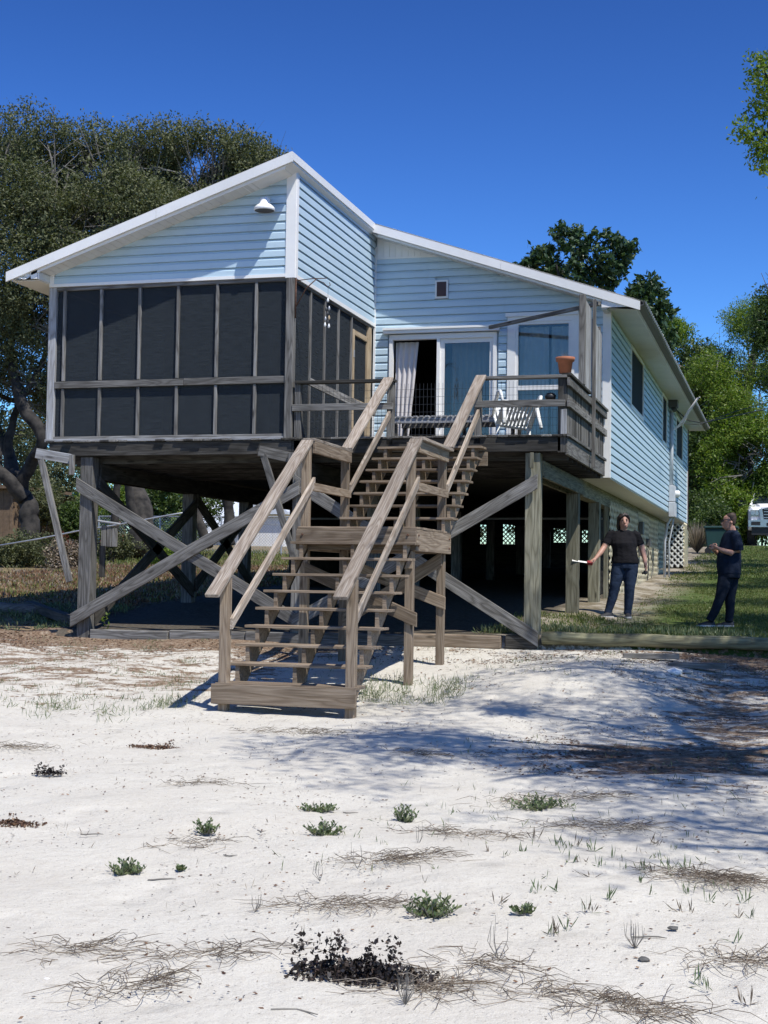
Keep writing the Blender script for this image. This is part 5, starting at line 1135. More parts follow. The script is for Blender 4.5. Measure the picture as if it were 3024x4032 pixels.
def crown(tree, blobs, n, leaf, wid, mat, gap=.3, shell=.45, cluster=6, csp=.16, droop=0., flat=.0, g=None, freq=.9, varb=.5):
    P, d = blobs_to_pts(blobs, n // cluster, shell, gap, g, freq)
    m_ = len(P); P = np.repeat(P, cluster, 0); d = np.repeat(d, cluster, 0); tw = np.repeat(unit(m_), cluster, 0)
    s = rng.uniform(-1, 1, size=(len(P), 1)); P = P + tw * s * csp + rng.normal(size=P.shape) * csp * .28
    Dr = tw * .7 + unit(len(P)) * .8 + np.array([0, 0, -droop]); Nn = unit(len(P)) * (1 - flat) + d * .5 + np.array([0, 0, .6 + flat])
    cl = np.repeat(rng.normal(size=m_) * .16, cluster); var = np.clip(varb + cl + rng.normal(size=len(P)) * .15, 0, 1)
    ln = rng.uniform(.7, 1.25, size=len(P)) * leaf
    o = bpy.data.objects.new('crown', leaves_mesh('crown', P, Dr, Nn, ln, ln * wid, var, mat)); link(o, tree, Matrix.Identity(4)); o.data.transform(Matrix.Identity(4)); return o
def limbs(tree, paths, mat='bark', n=9, name='trunk', wob=.04):
    for path, rad in paths:
        pts = []; rr = []
        if len(path) > 2:                       # round the corners of the path
            v = [Vector(p) for p in path]; np_, nr = [v[0]], [rad[0]]
            for i in range(len(v) - 1):
                a, b, c_, d_ = v[max(i - 1, 0)], v[i], v[i + 1], v[min(i + 2, len(v) - 1)]
                for u in (.33, .67, 1.0):
                    np_.append(.5 * ((2 * b) + (c_ - a) * u + (2 * a - 5 * b + 4 * c_ - d_) * u * u + (3 * b - a - 3 * c_ + d_) * u ** 3)); nr.append(rad[i] + (rad[i + 1] - rad[i]) * u)
            path, rad = np_, nr
        for i in range(len(path) - 1):
            a, b = Vector(path[i]), Vector(path[i + 1])
            for k in range(2):
                u = k / 2; p = a.lerp(b, u); s = (rad[i] + (rad[i + 1] - rad[i]) * u); pts.append(p + Vector((noise.noise(p * 2.1), noise.noise(p * 2.1 + Vector((9, 0, 0))), noise.noise(p * 2.1 + Vector((0, 9, 0))))) * s * .4 * (1 if i + k else 0)); rr.append(s * (1 + .10 * noise.noise(p * 3)))
        pts.append(Vector(path[-1])); rr.append(rad[-1]); m2 = MB(); m2.tube(pts, rr, n); W_(m2, name, mat, tree, smooth=True)
def twigs(tree, origins, blobs, n, mat='twig', r=.02, seed=3):
    q = random.Random(seed); m2 = MB()
    for i in range(n):
        b = q.choice(blobs); o = Vector(min(origins, key=lambda k: (Vector(k) - Vector(b[0])).length)) ; c = Vector(b[0]); rad = b[1] if isinstance(b[1], tuple) else (b[1],) * 3
        e = c + Vector([max(-.75, min(.75, q.gauss(0, .45))) * k_ for k_ in rad]); s = o.lerp(c, q.uniform(.3, .9)) + Vector((q.gauss(0, .25), q.gauss(0, .25), q.gauss(0, .25)))
        m = s.lerp(e, .5) + Vector((q.gauss(0, .18), q.gauss(0, .18), q.gauss(0, .15))) * (e - s).length * .5; k = q.uniform(.5, 1.4) * r
        m2.tube([s, m, e], [k * 1.4, k, k * .35], 4, cap=False)
        for _ in range(2):
            e2 = m.lerp(e, q.random()) + Vector((q.gauss(0, .35), q.gauss(0, .35), q.gauss(.1, .3))); m2.tube([m.lerp(e, .3), e2], [k * .6, k * .2], 3, cap=False)
    W_(m2, 'branches', mat, tree, kind='stuff')
OAKG = 'live oaks behind the left side of the house'
YO = 39.5
# oak A: the big twisted one at the left edge
A_ = thing('oak_tree', 'big live oak at the left edge with twisted dark limbs crossing the sky gap', 'tree', (-22.66, 40.00, 1.39), group=OAKG)
limbs(A_, [([(-22.09, 39.00, 1.07), (-22.16, 39.00, 1.69), (-22.35, 39.20, 2.70), (-22.82, 39.40, 3.34), (-23.17, 39.60, 3.82), (-23.57, 40.00, 4.50), (-24.02, 40.30, 5.09), (-24.59, 40.60, 5.86)], [.50, .32, .29, .26, .24, .20, .17, .12]),
           ([(-22.70, 39.20, 3.29), (-22.43, 39.00, 3.93), (-22.03, 38.80, 4.38), (-21.69, 38.60, 4.67), (-21.62, 38.50, 5.04), (-21.89, 38.50, 5.39), (-22.27, 38.60, 5.75), (-22.52, 38.70, 6.23), (-22.75, 38.80, 6.88), (-23.02, 39.00, 7.62), (-23.12, 39.20, 8.52), (-23.18, 39.40, 9.59)], [.22, .20, .18, .17, .19, .20, .20, .18, .16, .14, .12, .08]),
           ([(-22.51, 39.10, 3.16), (-22.77, 38.70, 3.60), (-23.30, 38.40, 4.05), (-23.93, 38.00, 4.40)], [.24, .22, .20, .17]),
           ([(-23.05, 39.50, 3.82), (-23.52, 39.80, 4.32), (-23.58, 40.00, 5.30), (-23.51, 40.30, 6.22), (-23.82, 40.20, 6.37), (-24.25, 40.00, 6.60)], [.18, .15, .13, .09, .08, .07]),
           ([(-22.52, 38.70, 6.16), (-22.20, 38.90, 6.72), (-21.94, 39.10, 7.52), (-21.95, 39.30, 8.50)], [.13, .10, .08, .05]), ([(-21.62, 38.50, 5.12), (-21.32, 38.70, 5.59), (-21.21, 39.00, 6.25)], [.12, .09, .06])], n=11)
BA = [((-26.32, 41.00, 14.51), 1.7), ((-24.31, 40.00, 14.50), 1.35), ((-22.85, 39.50, 14.29), 1.3), ((-21.86, 39.50, 13.62), 1.3), ((-24.88, 39.00, 11.74), 1.8), ((-23.31, 38.60, 12.03), 1.6), ((-21.92, 38.60, 11.88), 1.5), ((-21.09, 39.00, 11.38), 1.5), ((-24.55, 38.60, 9.25), 1.7), ((-22.72, 38.00, 9.84), 1.5), ((-21.46, 38.20, 9.75), 1.4), ((-22.68, 38.60, 8.40), 1.15), ((-21.95, 39.00, 8.06), 1.0), ((-24.20, 39.00, 7.33), 1.3), ((-22.26, 39.30, 6.93), .85), ((-21.58, 39.50, 6.79), .8), ((-23.81, 40.00, 6.91), .7), ((-24.50, 40.00, 5.79), .8), ((-22.16, 39.80, 6.05), .5)]
BA += [((-25.10, 41.50, 13.89), 1.3), ((-23.22, 41.50, 13.44), 1.3), ((-22.11, 41.00, 12.99), 1.3), ((-24.17, 41.00, 8.29), 1.1), ((-23.04, 41.00, 7.44), .9), ((-24.50, 41.00, 7.31), .85), ((-22.70, 41.00, 6.53), .7), ((-23.52, 40.00, 9.08), 1.1), ((-24.05, 41.00, 13.69), 1.4), ((-22.78, 40.00, 11.47), 1.5), ((-24.58, 40.00, 8.55), 1.3), ((-21.86, 39.50, 9.16), 1.1), ((-23.21, 40.00, 7.70), .9)]
crown(A_, BA, 122000, .105, .46, 'leaf_oak', .30, .15, 7, .20)
twigs(A_, [(-22.75, 38.80, 6.88), (-23.18, 39.40, 9.59), (-21.95, 39.30, 8.50), (-24.25, 40.00, 6.60)], BA, 320, r=.022)
Bt = thing('oak_tree', 'live oak behind the left slope of the porch roof, its trunk seen through the pilings', 'tree', (-19.60, 41.00, 1.68), group=OAKG)
limbs(Bt, [([(-19.08, 40.00, 1.54), (-19.05, 40.00, 2.20), (-19.06, 40.20, 2.83), (-19.31, 40.30, 3.39), (-19.55, 40.40, 4.18), (-19.82, 40.50, 6.09), (-20.14, 40.50, 8.49), (-20.47, 40.50, 10.91)], [.46, .38, .36, .30, .26, .22, .18, .10]), ([(-18.98, 40.00, 2.59), (-19.23, 39.80, 2.81), (-19.27, 39.60, 3.42), (-19.15, 39.40, 4.02)], [.18, .15, .12, .1]), ([(-20.84, 42.00, 1.69), (-20.91, 42.00, 2.59), (-20.83, 42.00, 3.82), (-20.91, 42.00, 5.47)], [.16, .13, .11, .1])], n=11)
BB = [((-21.69, 41.00, 14.04), 1.4), ((-20.41, 40.50, 13.73), 1.3), ((-19.25, 40.00, 13.59), 1.3), ((-20.34, 39.50, 11.86), 1.7), ((-18.87, 39.30, 11.65), 1.7), ((-20.63, 39.00, 9.96), 1.5), ((-19.52, 39.00, 9.91), 1.5), ((-18.50, 40.00, 10.86), 1.6), ((-21.38, 40.00, 8.76), 1.2), ((-20.84, 41.00, 9.00), 1.4)]
BB += [((-21.75, 41.00, 12.89), 1.4), ((-20.66, 41.50, 13.12), 1.5), ((-19.41, 41.50, 12.88), 1.4), ((-20.02, 41.00, 11.16), 1.4)]
crown(Bt, BB, 98000, .105, .46, 'leaf_oak', .30, .15, 7, .20, varb=.56)
twigs(Bt, [(-20.14, 40.50, 8.49), (-20.47, 40.50, 10.91)], BB, 300, r=.022, seed=4)
Ct = thing('oak_tree', 'live oak whose crown ends just left of the roof peak', 'tree', (-17.71, 44.00, 1.94), group=OAKG)
limbs(Ct, [([(-17.71, 44.00, 1.85), (-17.74, 44.00, 2.69), (-17.79, 44.00, 3.61), (-17.64, 43.00, 7.18), (-17.49, 42.00, 11.10)], [.22, .19, .17, .16, .1]), ([(-18.89, 45.00, 1.87), (-19.19, 45.00, 2.64), (-19.43, 45.00, 3.33), (-19.52, 44.60, 4.43)], [.18, .16, .15, .12])], n=10)
BC = [((-18.68, 41.00, 13.76), 1.45), ((-17.73, 41.00, 13.70), 1.35), ((-16.79, 41.00, 13.56), 1.35), ((-16.07, 41.00, 13.43), 1.1), ((-15.53, 41.00, 13.16), .9), ((-15.16, 41.00, 13.45), .55), ((-18.12, 40.60, 12.09), 1.7), ((-16.93, 41.00, 12.21), 1.6), ((-19.30, 41.00, 10.32), 1.3), ((-16.32, 42.00, 12.67), 1.4)]
BC += [((-18.94, 42.00, 13.15), 1.4), ((-17.88, 42.00, 13.09), 1.4), ((-16.84, 42.00, 13.03), 1.3), ((-16.24, 42.00, 13.11), 1.0), ((-18.21, 42.00, 11.96), 1.4)]
crown(Ct, BC, 100000, .105, .46, 'leaf_oak', .30, .15, 7, .20, varb=.6)
twigs(Ct, [(-17.64, 43.00, 7.18), (-17.49, 42.00, 11.10)], BC, 300, r=.022, seed=6)
# magnolia behind the house
Mg = thing('magnolia_tree', 'magnolia with large glossy dark leaves rising behind the right roof slope', 'tree', (-6.07, 50.00, 1.22))
Ym = 50
limbs(Mg, [([(-6.07, 50.00, 1.22), (-6.28, 50.00, 5.20), (-6.66, 50.00, 8.78), (-7.03, 50.00, 10.14), (-7.22, 50.00, 11.68), (-7.19, 50.00, 12.58)], [.30, .26, .2, .15, .09, .04]), ([(-6.85, 50.00, 9.41), (-7.50, 49.50, 10.69), (-7.84, 49.30, 11.92)], [.1, .07, .03]), ([(-6.94, 50.00, 9.78), (-6.27, 50.30, 11.07), (-5.95, 50.50, 12.37)], [.1, .07, .03]), ([(-6.29, 50.00, 6.09), (-5.33, 50.00, 8.03), (-4.91, 50.00, 10.07), (-4.65, 50.00, 10.95)], [.18, .13, .07, .03]), ([(-7.22, 50.00, 11.32), (-6.69, 50.00, 12.02), (-6.52, 50.00, 12.73)], [.06, .04, .02]), ([(-5.33, 50.00, 8.03), (-4.38, 50.00, 9.34), (-4.13, 50.00, 10.30)], [.08, .05, .02])], n=8)
BM = []
for x_ in ((-7.87, 50.00, 13.21), (-7.35, 50.30, 13.16), (-6.67, 49.80, 12.83), (-6.10, 50.20, 12.89), (-5.67, 50.00, 12.56), (-5.34, 49.80, 12.40), (-7.47, 49.50, 12.53), (-8.31, 50.00, 12.59), (-8.70, 50.40, 12.52), (-8.06, 49.60, 11.99), (-7.18, 50.60, 12.63), (-6.45, 49.50, 12.26), (-6.96, 50.00, 11.94), (-6.02, 49.60, 11.90), (-5.67, 50.40, 12.15), (-8.67, 50.00, 12.02), (-9.05, 50.30, 12.15), (-7.76, 50.00, 11.61), (-6.57, 50.50, 11.71), (-5.85, 49.70, 11.56), (-6.15, 50.00, 11.28), (-6.95, 50.00, 11.26), (-8.11, 50.50, 11.78), (-7.29, 49.20, 11.69),
           (-5.05, 50.00, 11.18), (-4.61, 50.00, 11.21), (-4.91, 50.00, 10.82), (-4.46, 50.30, 10.91), (-4.62, 49.70, 10.44), (-4.30, 50.00, 10.35), (-4.69, 50.00, 10.06), (-4.04, 50.00, 10.34), (-4.39, 50.00, 9.87), (-4.47, 50.00, 9.43), (-3.93, 49.80, 9.29), (-4.21, 50.00, 8.80), (-5.16, 49.80, 10.93), (-5.35, 50.00, 10.53)): BM.append((x_, .34))
crown(Mg, BM, 9500, .23, .42, 'leaf_mag', 0, .1, 9, .16, varb=.4)
def tree(lab, base, tr, blobs, n, leaf, mat, gap, grp='trees behind the lawn at the right', nm='green_tree', wid=.45, cl=7, csp=.2, varb=.5, tw=60, shell=.25, freq=.9):
    t = thing(nm, lab, 'tree', base, group=grp); limbs(t, tr); crown(t, blobs, n, leaf, wid, mat, gap, shell, cl, csp, varb=varb, freq=freq)
    if tw: twigs(t, [tr[0][0][-1]] + [k[0][-1] for k in tr[1:]], blobs, tw, r=.025, seed=len(lab))
    return t
tree('pale green slender treetop directly behind the far eave', (-4.84, 62.00, 1.99), [([(-4.84, 62.00, 1.99), (-4.87, 62.00, 7.31), (-5.01, 62.00, 11.69)], [.25, .18, .06])],
     [((-5.06, 62.00, 11.80), .8), ((-4.68, 62.00, 11.35), .9), ((-4.36, 62.00, 10.68), 1.0), ((-4.46, 62.00, 9.70), 1.2), ((-4.78, 62.00, 8.62), 1.2), ((-3.97, 61.00, 8.69), 1.2), ((-4.17, 61.00, 7.41), 1.3)], 22000, .13, 'leaf_green', .35)
tree('dark leaved tree with a ragged top just right of the eave end', (-3.46, 60.00, 2.18), [([(-3.46, 60.00, 2.18), (-3.42, 60.00, 4.99), (-3.60, 60.00, 9.19)], [.3, .24, .08])],
     [((-3.76, 60.00, 10.25), .8), ((-3.50, 60.00, 9.71), 1.0), ((-3.64, 59.00, 8.74), 1.2), ((-3.03, 59.00, 8.01), 1.3), ((-3.43, 59.00, 6.78), 1.5), ((-2.77, 60.00, 6.45), 1.4), ((-3.68, 60.00, 5.52), 1.2)], 26000, .15, 'leaf_dark', .3)
tree('tall light green feathery tree at the right with the sky showing through its middle', (-1.98, 58.00, 2.25), [([(-1.93, 58.00, 2.25), (-1.99, 58.00, 4.85), (-1.80, 58.00, 7.36), (-1.42, 58.00, 9.37), (-1.13, 58.00, 11.38)], [.38, .32, .25, .16, .06]), ([(-1.80, 58.00, 7.36), (-2.39, 58.00, 8.89), (-2.20, 58.00, 10.20)], [.14, .08, .03]), ([(-1.42, 58.00, 9.37), (-1.99, 57.50, 9.11), (-2.45, 57.00, 9.15)], [.08, .05, .02])],
     [((-2.40, 58.00, 10.46), .8), ((-1.81, 58.00, 10.89), 1.0), ((-1.23, 58.00, 10.98), 1.2), ((-2.49, 58.00, 9.80), .7), ((-1.62, 58.00, 10.18), .9), ((-0.94, 58.00, 9.86), 1.1), ((-2.93, 57.00, 9.06), .9), ((-1.13, 58.00, 8.86), 1.0), ((-2.64, 57.00, 8.16), .9), ((-2.83, 57.00, 7.36), 1.2), ((-1.96, 57.00, 7.35), 1.2), ((-1.10, 57.00, 7.53), 1.3), ((-0.64, 58.00, 8.84), 1.3), ((-0.46, 58.00, 10.45), 1.4), ((-2.04, 59.00, 9.22), 1.0), ((-1.44, 59.00, 8.39), 1.1), ((-0.84, 58.00, 8.25), 1.2), ((-3.28, 58.00, 8.30), 1.0)], 64000, .11, 'leaf_green', .42, wid=.35, csp=.3)
tree('bright green bushy tree below the feathery one', (-1.35, 56.00, 2.30), [([(-1.35, 56.00, 2.30), (-1.31, 56.00, 4.23), (-1.45, 56.00, 5.68)], [.2, .15, .08])],
     [((-2.39, 56.00, 5.39), 1.2), ((-1.55, 56.00, 5.97), 1.3), ((-0.80, 56.00, 5.86), 1.4), ((-2.09, 55.50, 4.39), 1.1), ((-1.26, 56.00, 4.81), 1.2), ((-0.52, 56.00, 4.51), 1.3), ((-1.62, 55.50, 3.43), .9), ((-0.43, 57.00, 3.21), 1.0)], 46000, .12, 'leaf_green', .3, varb=.45)
tree('shaded dark tree filling the space right of the side wall', (-3.00, 57.00, 2.11), [([(-2.90, 57.00, 2.11), (-3.01, 57.00, 4.29), (-2.92, 57.00, 5.28)], [.24, .2, .12]), ([(-2.61, 59.00, 2.16), (-2.56, 59.00, 4.00), (-2.42, 59.00, 5.43)], [.2, .16, .1])],
     [((-3.50, 57.00, 5.98), 1.2), ((-2.92, 57.00, 5.48), 1.3), ((-3.40, 57.00, 4.49), 1.3), ((-2.57, 58.00, 4.85), 1.2), ((-3.01, 57.00, 3.60), 1.0), ((-2.37, 58.00, 4.05), 1.0), ((-3.49, 57.00, 3.30), .9)], 30000, .14, 'leaf_dark', .25)
tree('dark tree reaching in from the right edge above the feathery one', (1.6, 34, gz(1.6, 34)), [([(1.6, 34, 1.0), (1.4, 34, 4), (.9, 33.5, 8), (.4, 33, 10)], [.3, .26, .16, .05])],
     [((-0.44, 34.00, 7.43), .35), ((-0.55, 34.00, 6.90), .4), ((-0.38, 34.00, 6.54), .6), ((-0.69, 34.00, 6.46), .3), ((-0.27, 34.00, 7.13), .6), ((-0.10, 34.00, 6.00), .9), ((-0.27, 34.00, 5.66), .5), ((0.29, 34.00, 6.70), 1.2), ((0.46, 34.00, 7.40), 1.0)], 24000, .085, 'leaf_dark', .35, csp=.13, tw=14)
# low bushes in front of the woods
def bush(lab, c, r, n, mat, leaf=.10, nm='bush', grp='bushes at the far side of the lawn'):
    t = thing(nm, lab, 'bush', (c[0], c[1], gz(c[0], c[1])), group=grp)
    q = random.Random(int(c[0] * 100)); B = [((c[0] + q.gauss(0, .45) * r, c[1] + q.gauss(0, .4) * r, c[2] + q.gauss(0, .3) * r), r * q.uniform(.35, .6)) for _ in range(9)]
    crown(t, B, n, leaf, .5, mat, .2, .2, 6, .12); limbs(t, [([(c[0], c[1], gz(c[0], c[1]) - .1), (c[0] + .05, c[1], c[2])], [.05, .03]), ([(c[0] + .1, c[1], gz(c[0], c[1]) - .1), (c[0] + .3 * r, c[1], c[2])], [.04, .02])], name='stem')
bush('leafy bush just right of the lattice corner', (-3.26, 54.00, 3.55), 1.1, 9000, 'leaf_dark'); bush('shrub behind the head of the man', (-2.16, 55.00, 3.12), 1.2, 10000, 'leaf_green'); bush('dark shrub behind the wheeled bin', (-2.74, 52.00, 2.72), .8, 7000, 'leaf_dark')
bush('yellow green shrub left of the truck', (-1.45, 54.50, 2.92), .8, 8000, 'leaf_green'); bush('shrub above the truck roof', (-1.05, 60.00, 4.05), 1.3, 9000, 'leaf_green', .12)
t = thing('ornamental_grass', 'dry ornamental grass clump fanning out beside the lattice corner', 'grass clump', ((-2.83, 47.00, 1.93)[0], 47, gz(-2.2, 47)))
n_ = 420; a = rng.uniform(0, 6.28, n_); tilt = rng.uniform(.05, .75, n_); D_ = np.stack([np.cos(a) * np.sin(tilt), np.sin(a) * np.sin(tilt), np.cos(tilt)], 1); ln = rng.uniform(.5, 1.15, n_)
P_ = np.array([(-2.83, 47.00, 1.93)]) * np.array([[1, 1, 0]]) + np.array([[0, 0, gz(-2.2, 47)]]) + D_ * ln[:, None] / 2
o = bpy.data.objects.new('blades', leaves_mesh('blades', P_, D_, unit(n_), ln, .018, rng.uniform(.4, 1, n_), 'straw')); link(o, t, Matrix.Identity(4))
# trees off to the right whose shade falls on the sand, the lawn and the side wall
def shade_tree(lab, x, y, top, rad, n, leaf, mat, seed, gap=.4, rz=None):
    q = random.Random(seed); g0 = gz(x, y); B = []
    for _ in range(20):
        a = q.uniform(0, 6.28); r = rad * math.sqrt(q.random()); B.append(((x + r * math.cos(a), y + r * math.sin(a) * 1.15, top - q.uniform(.6, 2.7)), (q.uniform(.7, 1.25), q.uniform(.7, 1.25), q.uniform(.35, .6))))
    t = thing('shade_tree', lab, 'tree', (x, y, g0), group='trees just outside the right edge')
    tk = 3.2 if y < 12 else 0
    tr = [([(x + tk, y - tk * .8, g0 - .2), (x + .1 + tk * .9, y - tk * .7, g0 + 2), (x - .1 + tk * .3, y + .2 - tk * .2, top - 3), (x, y, top - 1)], [.22, .18, .11, .04])]
    for b in B[:9]: tr.append(([(x, y + .1, top - 3.4), ((x + b[0][0]) / 2, (y + b[0][1]) / 2, b[0][2] - .7), b[0]], [.10, .06, .02]))
    limbs(t, tr); crown(t, B, n, leaf, .42, mat, gap, .15, 7, .22, freq=1.3, varb=.55); return B
shade_tree('feathery green tree rising outside the right edge beside the sand', 2.5, 9.4, 9.0, 2.5, 24000, .085, 'leaf_green', 3, .42)
shade_tree('slender green tree outside the right edge between the sand and the log', 3.0, 13.4, 9.4, 2.8, 26000, .085, 'leaf_green', 4, .40)
shade_tree('small feathery tree outside the right edge nearest to the viewer', 3.9, 5.9, 8.4, 1.5, 9000, .075, 'leaf_green', 12, .42)
shade_tree('green tree outside the right edge close to the man', 2.4, 18.9, 7.8, 1.7, 16000, .09, 'leaf_green', 13, .30)
shade_tree('green tree outside the right edge beside the edging log', 4.6, 14.5, 8.6, 3.2, 30000, .09, 'leaf_green', 5, .40)
shade_tree('green tree outside the right edge beside the front of the lawn', 4.5, 21.5, 9, 3.4, 30000, .10, 'leaf_green', 7, .38)
shade_tree('green tree outside the right edge beside the middle of the lawn', 4.3, 28.5, 9, 3.2, 26000, .10, 'leaf_green', 8, .42)
shade_tree('tall green tree outside the right edge beside the far lawn', 4.6, 38, 10.5, 3.6, 28000, .12, 'leaf_green', 9, .36)
shade_tree('green tree outside the right edge near the driveway', 5.5, 47, 10, 3.4, 22000, .14, 'leaf_green', 10, .36)
# the branch tips that reach into the picture at the upper right
t = thing('overhanging_branch', 'light green leafy branch tips hanging in from the upper right edge of the sky', 'branch', (.9, 11.5, 5))
Bb = [((-0.24, 11.50, 5.00), .10), ((-0.19, 11.50, 4.82), .14), ((-0.22, 11.60, 4.92), .10), ((-0.23, 11.50, 4.62), .10), ((-0.16, 11.60, 4.61), .16), ((-0.33, 11.40, 4.43), .10), ((-0.29, 11.50, 4.42), .10), ((-0.35, 11.40, 4.34), .06), ((-0.26, 11.50, 4.32), .11), ((-0.20, 11.60, 4.36), .11), ((-0.21, 11.50, 4.14), .09), ((-0.15, 11.60, 4.22), .14), ((-0.09, 11.70, 4.43), .16), ((-0.07, 11.70, 4.75), .16), ((-0.06, 11.80, 5.06), .16)]
crown(t, Bb, 3300, .042, .45, 'leaf_green', 0, .1, 6, .06)
limbs(t, [([(3.0, 9.6, 6.2), (1.4, 10.8, 5.4), (-0.06, 11.60, 4.52), (-0.19, 11.50, 4.43), (-0.30, 11.40, 4.36)], [.05, .035, .018, .010, .004]), ([(-0.06, 11.60, 4.52), (-0.15, 11.50, 4.59), (-0.22, 11.50, 4.63)], [.012, .008, .003]), ([(-0.04, 11.60, 4.64), (-0.15, 11.50, 4.80), (-0.23, 11.50, 4.99)], [.012, .008, .003]), ([(-0.06, 11.60, 4.50), (-0.13, 11.50, 4.25), (-0.21, 11.50, 4.14)], [.012, .008, .003])], n=6, name='twig')
# scrub round the feet of the oaks
for lab, p, r, n_, mt in (('low tangled scrub at the foot of the big left oak', (-20.37, 35.00, 1.32), .75, 5000, 'leaf_oak'), ('viny scrub in front of the big oak trunk', (-19.37, 35.00, 1.40), .8, 5000, 'leaf_oak'), ('dry brown tangle right of the big oak foot', (-18.07, 34.00, 1.26), .7, 4000, 'straw'), ('scrub at the foot of the second oak', (-19.06, 38.00, 1.54), .7, 4500, 'leaf_oak'), ('green weeds between the second oak and the braces', (-16.37, 36.00, 1.31), .6, 3500, 'leaf_green')):
    bush(lab, p, r, n_, mt, .08, 'scrub', 'scrub under the oaks')
# background wood and shrubs on the left, beyond the oaks
for i, (lab, p, r, n_, mt) in enumerate((('green shrub between the big oak and the left bracket', (-29.17, 52.00, 3.51), 1.5, 9000, 'leaf_oak'), ('green tree seen between the oak trunks under the porch floor', (-22.89, 50.00, 3.32), 1.7, 14000, 'leaf_dark'), ('olive tree in the gap behind the slanted bracket', (-33.16, 60.00, 4.75), 2.4, 16000, 'leaf_oak'), ('pale distant tree in the sky gap of the oak', (-46.76, 80.00, 8.29), 2.2, 7000, 'leaf_oak'), ('green shrub right of the second oak trunk', (-26.79, 54.00, 4.04), 1.8, 12000, 'leaf_green'), ('dark shrub beside the red shed', (-26.50, 50.00, 2.62), 1.0, 6000, 'leaf_dark'), ('low shrub in front of the white roofed building', (-21.80, 49.00, 2.33), .8, 5000, 'leaf_green'))):
    bush(lab, p, r, n_, mt, .13, 'shrub', 'shrubs and trees beyond the oaks')
for i, (px, Y, h, s) in enumerate(((-24, 72, 9, 11), (-33, 78, 10, 12), (-14, 84, 8, 13), (-42, 70, 11, 14), (-4, 90, 8, 15), (4, 80, 9, 16), (12, 74, 10, 17), (20, 70, 11, 18), (-55, 62, 12, 19))):
    q = random.Random(s); g0 = gz(px, Y); B = [((px + q.gauss(0, 2.6), Y + q.gauss(0, 1.5), g0 + q.uniform(1.5, h * .62)), q.uniform(1.2, 2.2)) for _ in range(12)]
    t = thing('background_tree', ('tall' if h > 9 else 'low') + ' tree of the wood far behind, ' + ['behind the oaks', 'left of the oaks', 'behind the white roof', 'far left', 'behind the house', 'behind the truck', 'right of the truck', 'far right', 'farthest left'][i], 'tree', (px, Y, g0), group='trees of the far wood')
    limbs(t, [([(px, Y, g0 - .2), (px + .2, Y, g0 + h * .5)], [.25, .1])]); crown(t, B, 9000, .24, .5, 'leaf_oak' if px < -10 else 'leaf_dark', .2, .3, 6, .3)

# ------------------------------------------------------------------ plants and litter on the ground
def gpoint(x, y, dz=0): return (x, y, gz(x, y) + dz)
def blades(name, pts, n_each, ln, wd, mat, spread, lean=.7, kind='stuff', par=None, label=None, cat=None, seg=1, varr=(0, 1), grp=None):
    """upright leaf blades around given ground points"""
    P = np.repeat(np.array(pts), n_each, 0); k = len(P); a = rng.uniform(0, 6.28, k); ti = np.abs(rng.normal(0, lean, k)).clip(0, 1.45)
    P[:, :2] += rng.normal(size=(k, 2)) * spread; D_ = np.stack([np.cos(a) * np.sin(ti), np.sin(a) * np.sin(ti), np.cos(ti)], 1); l = rng.uniform(.5, 1.2, k) * ln
    me = leaves_mesh(name, P + D_ * l[:, None] / 2, D_, unit(k), l, wd, rng.uniform(*varr, k), mat); o = bpy.data.objects.new(name, me)
    link(o, par, Matrix.Identity(4)); tag(o, label, cat, grp, kind); return o
def field(n, x0, x1, y0, y1, dens=None):
    out = []
    while len(out) < n:
        x, y = rnd.uniform(x0, x1), rnd.uniform(y0, y1)
        if dens is None or rnd.random() < dens(x, y): out.append(gpoint(x, y, -.004))
    return out
def nz2(x, y, s): return max(.02, .5 + noise.noise(Vector((x * s, y * s, 7))))
lawn_pts = field(9000, -2.5, 1.4, 18.9, 32, lambda x, y: (1 if x > -1.7 + .4 * math.sin(y) + .02 * (y - 20) else .15) * (.4 + .6 * nz2(x, y, 1.2)))
blades('lawn_grass', lawn_pts, 7, .045, .010, 'grass', .04, .8)
blades('lawn_grass', field(4500, -2.6, 1.6, 32, 51), 5, .06, .02, 'grass', .06, .8)
blades('weeds', field(800, -3.9, -1.2, 18.35, 21.5, lambda x, y: nz2(x, y, 1.6) ** 1.5), 5, .08, .012, 'grass', .04, .8)
blades('weeds', field(420, -3.9, 0, 18.3, 19.2, lambda x, y: nz2(x, y, 2)), 6, .12, .012, 'weed', .04, .8)
blades('ground_cover', field(3500, -18, -9.9, 21.5, 40, lambda x, y: nz2(x, y, .9)), 5, .09, .02, 'grass', .07, 1.0, varr=(.3, 1))
blades('ground_cover', field(3500, -24, -9.9, 36, 50, lambda x, y: nz2(x, y, .6)), 5, .16, .035, 'grass', .10, 1.0, varr=(.3, 1))
blades('ground_cover', field(3000, -20, -9.9, 21.5, 46, lambda x, y: nz2(x, y, .8)), 5, .10, .03, 'straw', .10, 1.1, varr=(.2, .9))
blades('ground_cover', field(4200, -18, -9.9, 20.8, 38, lambda x, y: nz2(x, y, 1.3)), 6, .10, .03, 'litter', .08, 1.2, varr=(.4, 1))
blades('ground_cover', field(900, -14.5, -9.7, 18.5, 20.8, lambda x, y: nz2(x, y, 1.3)), 6, .10, .016, 'weed', .05, .9)
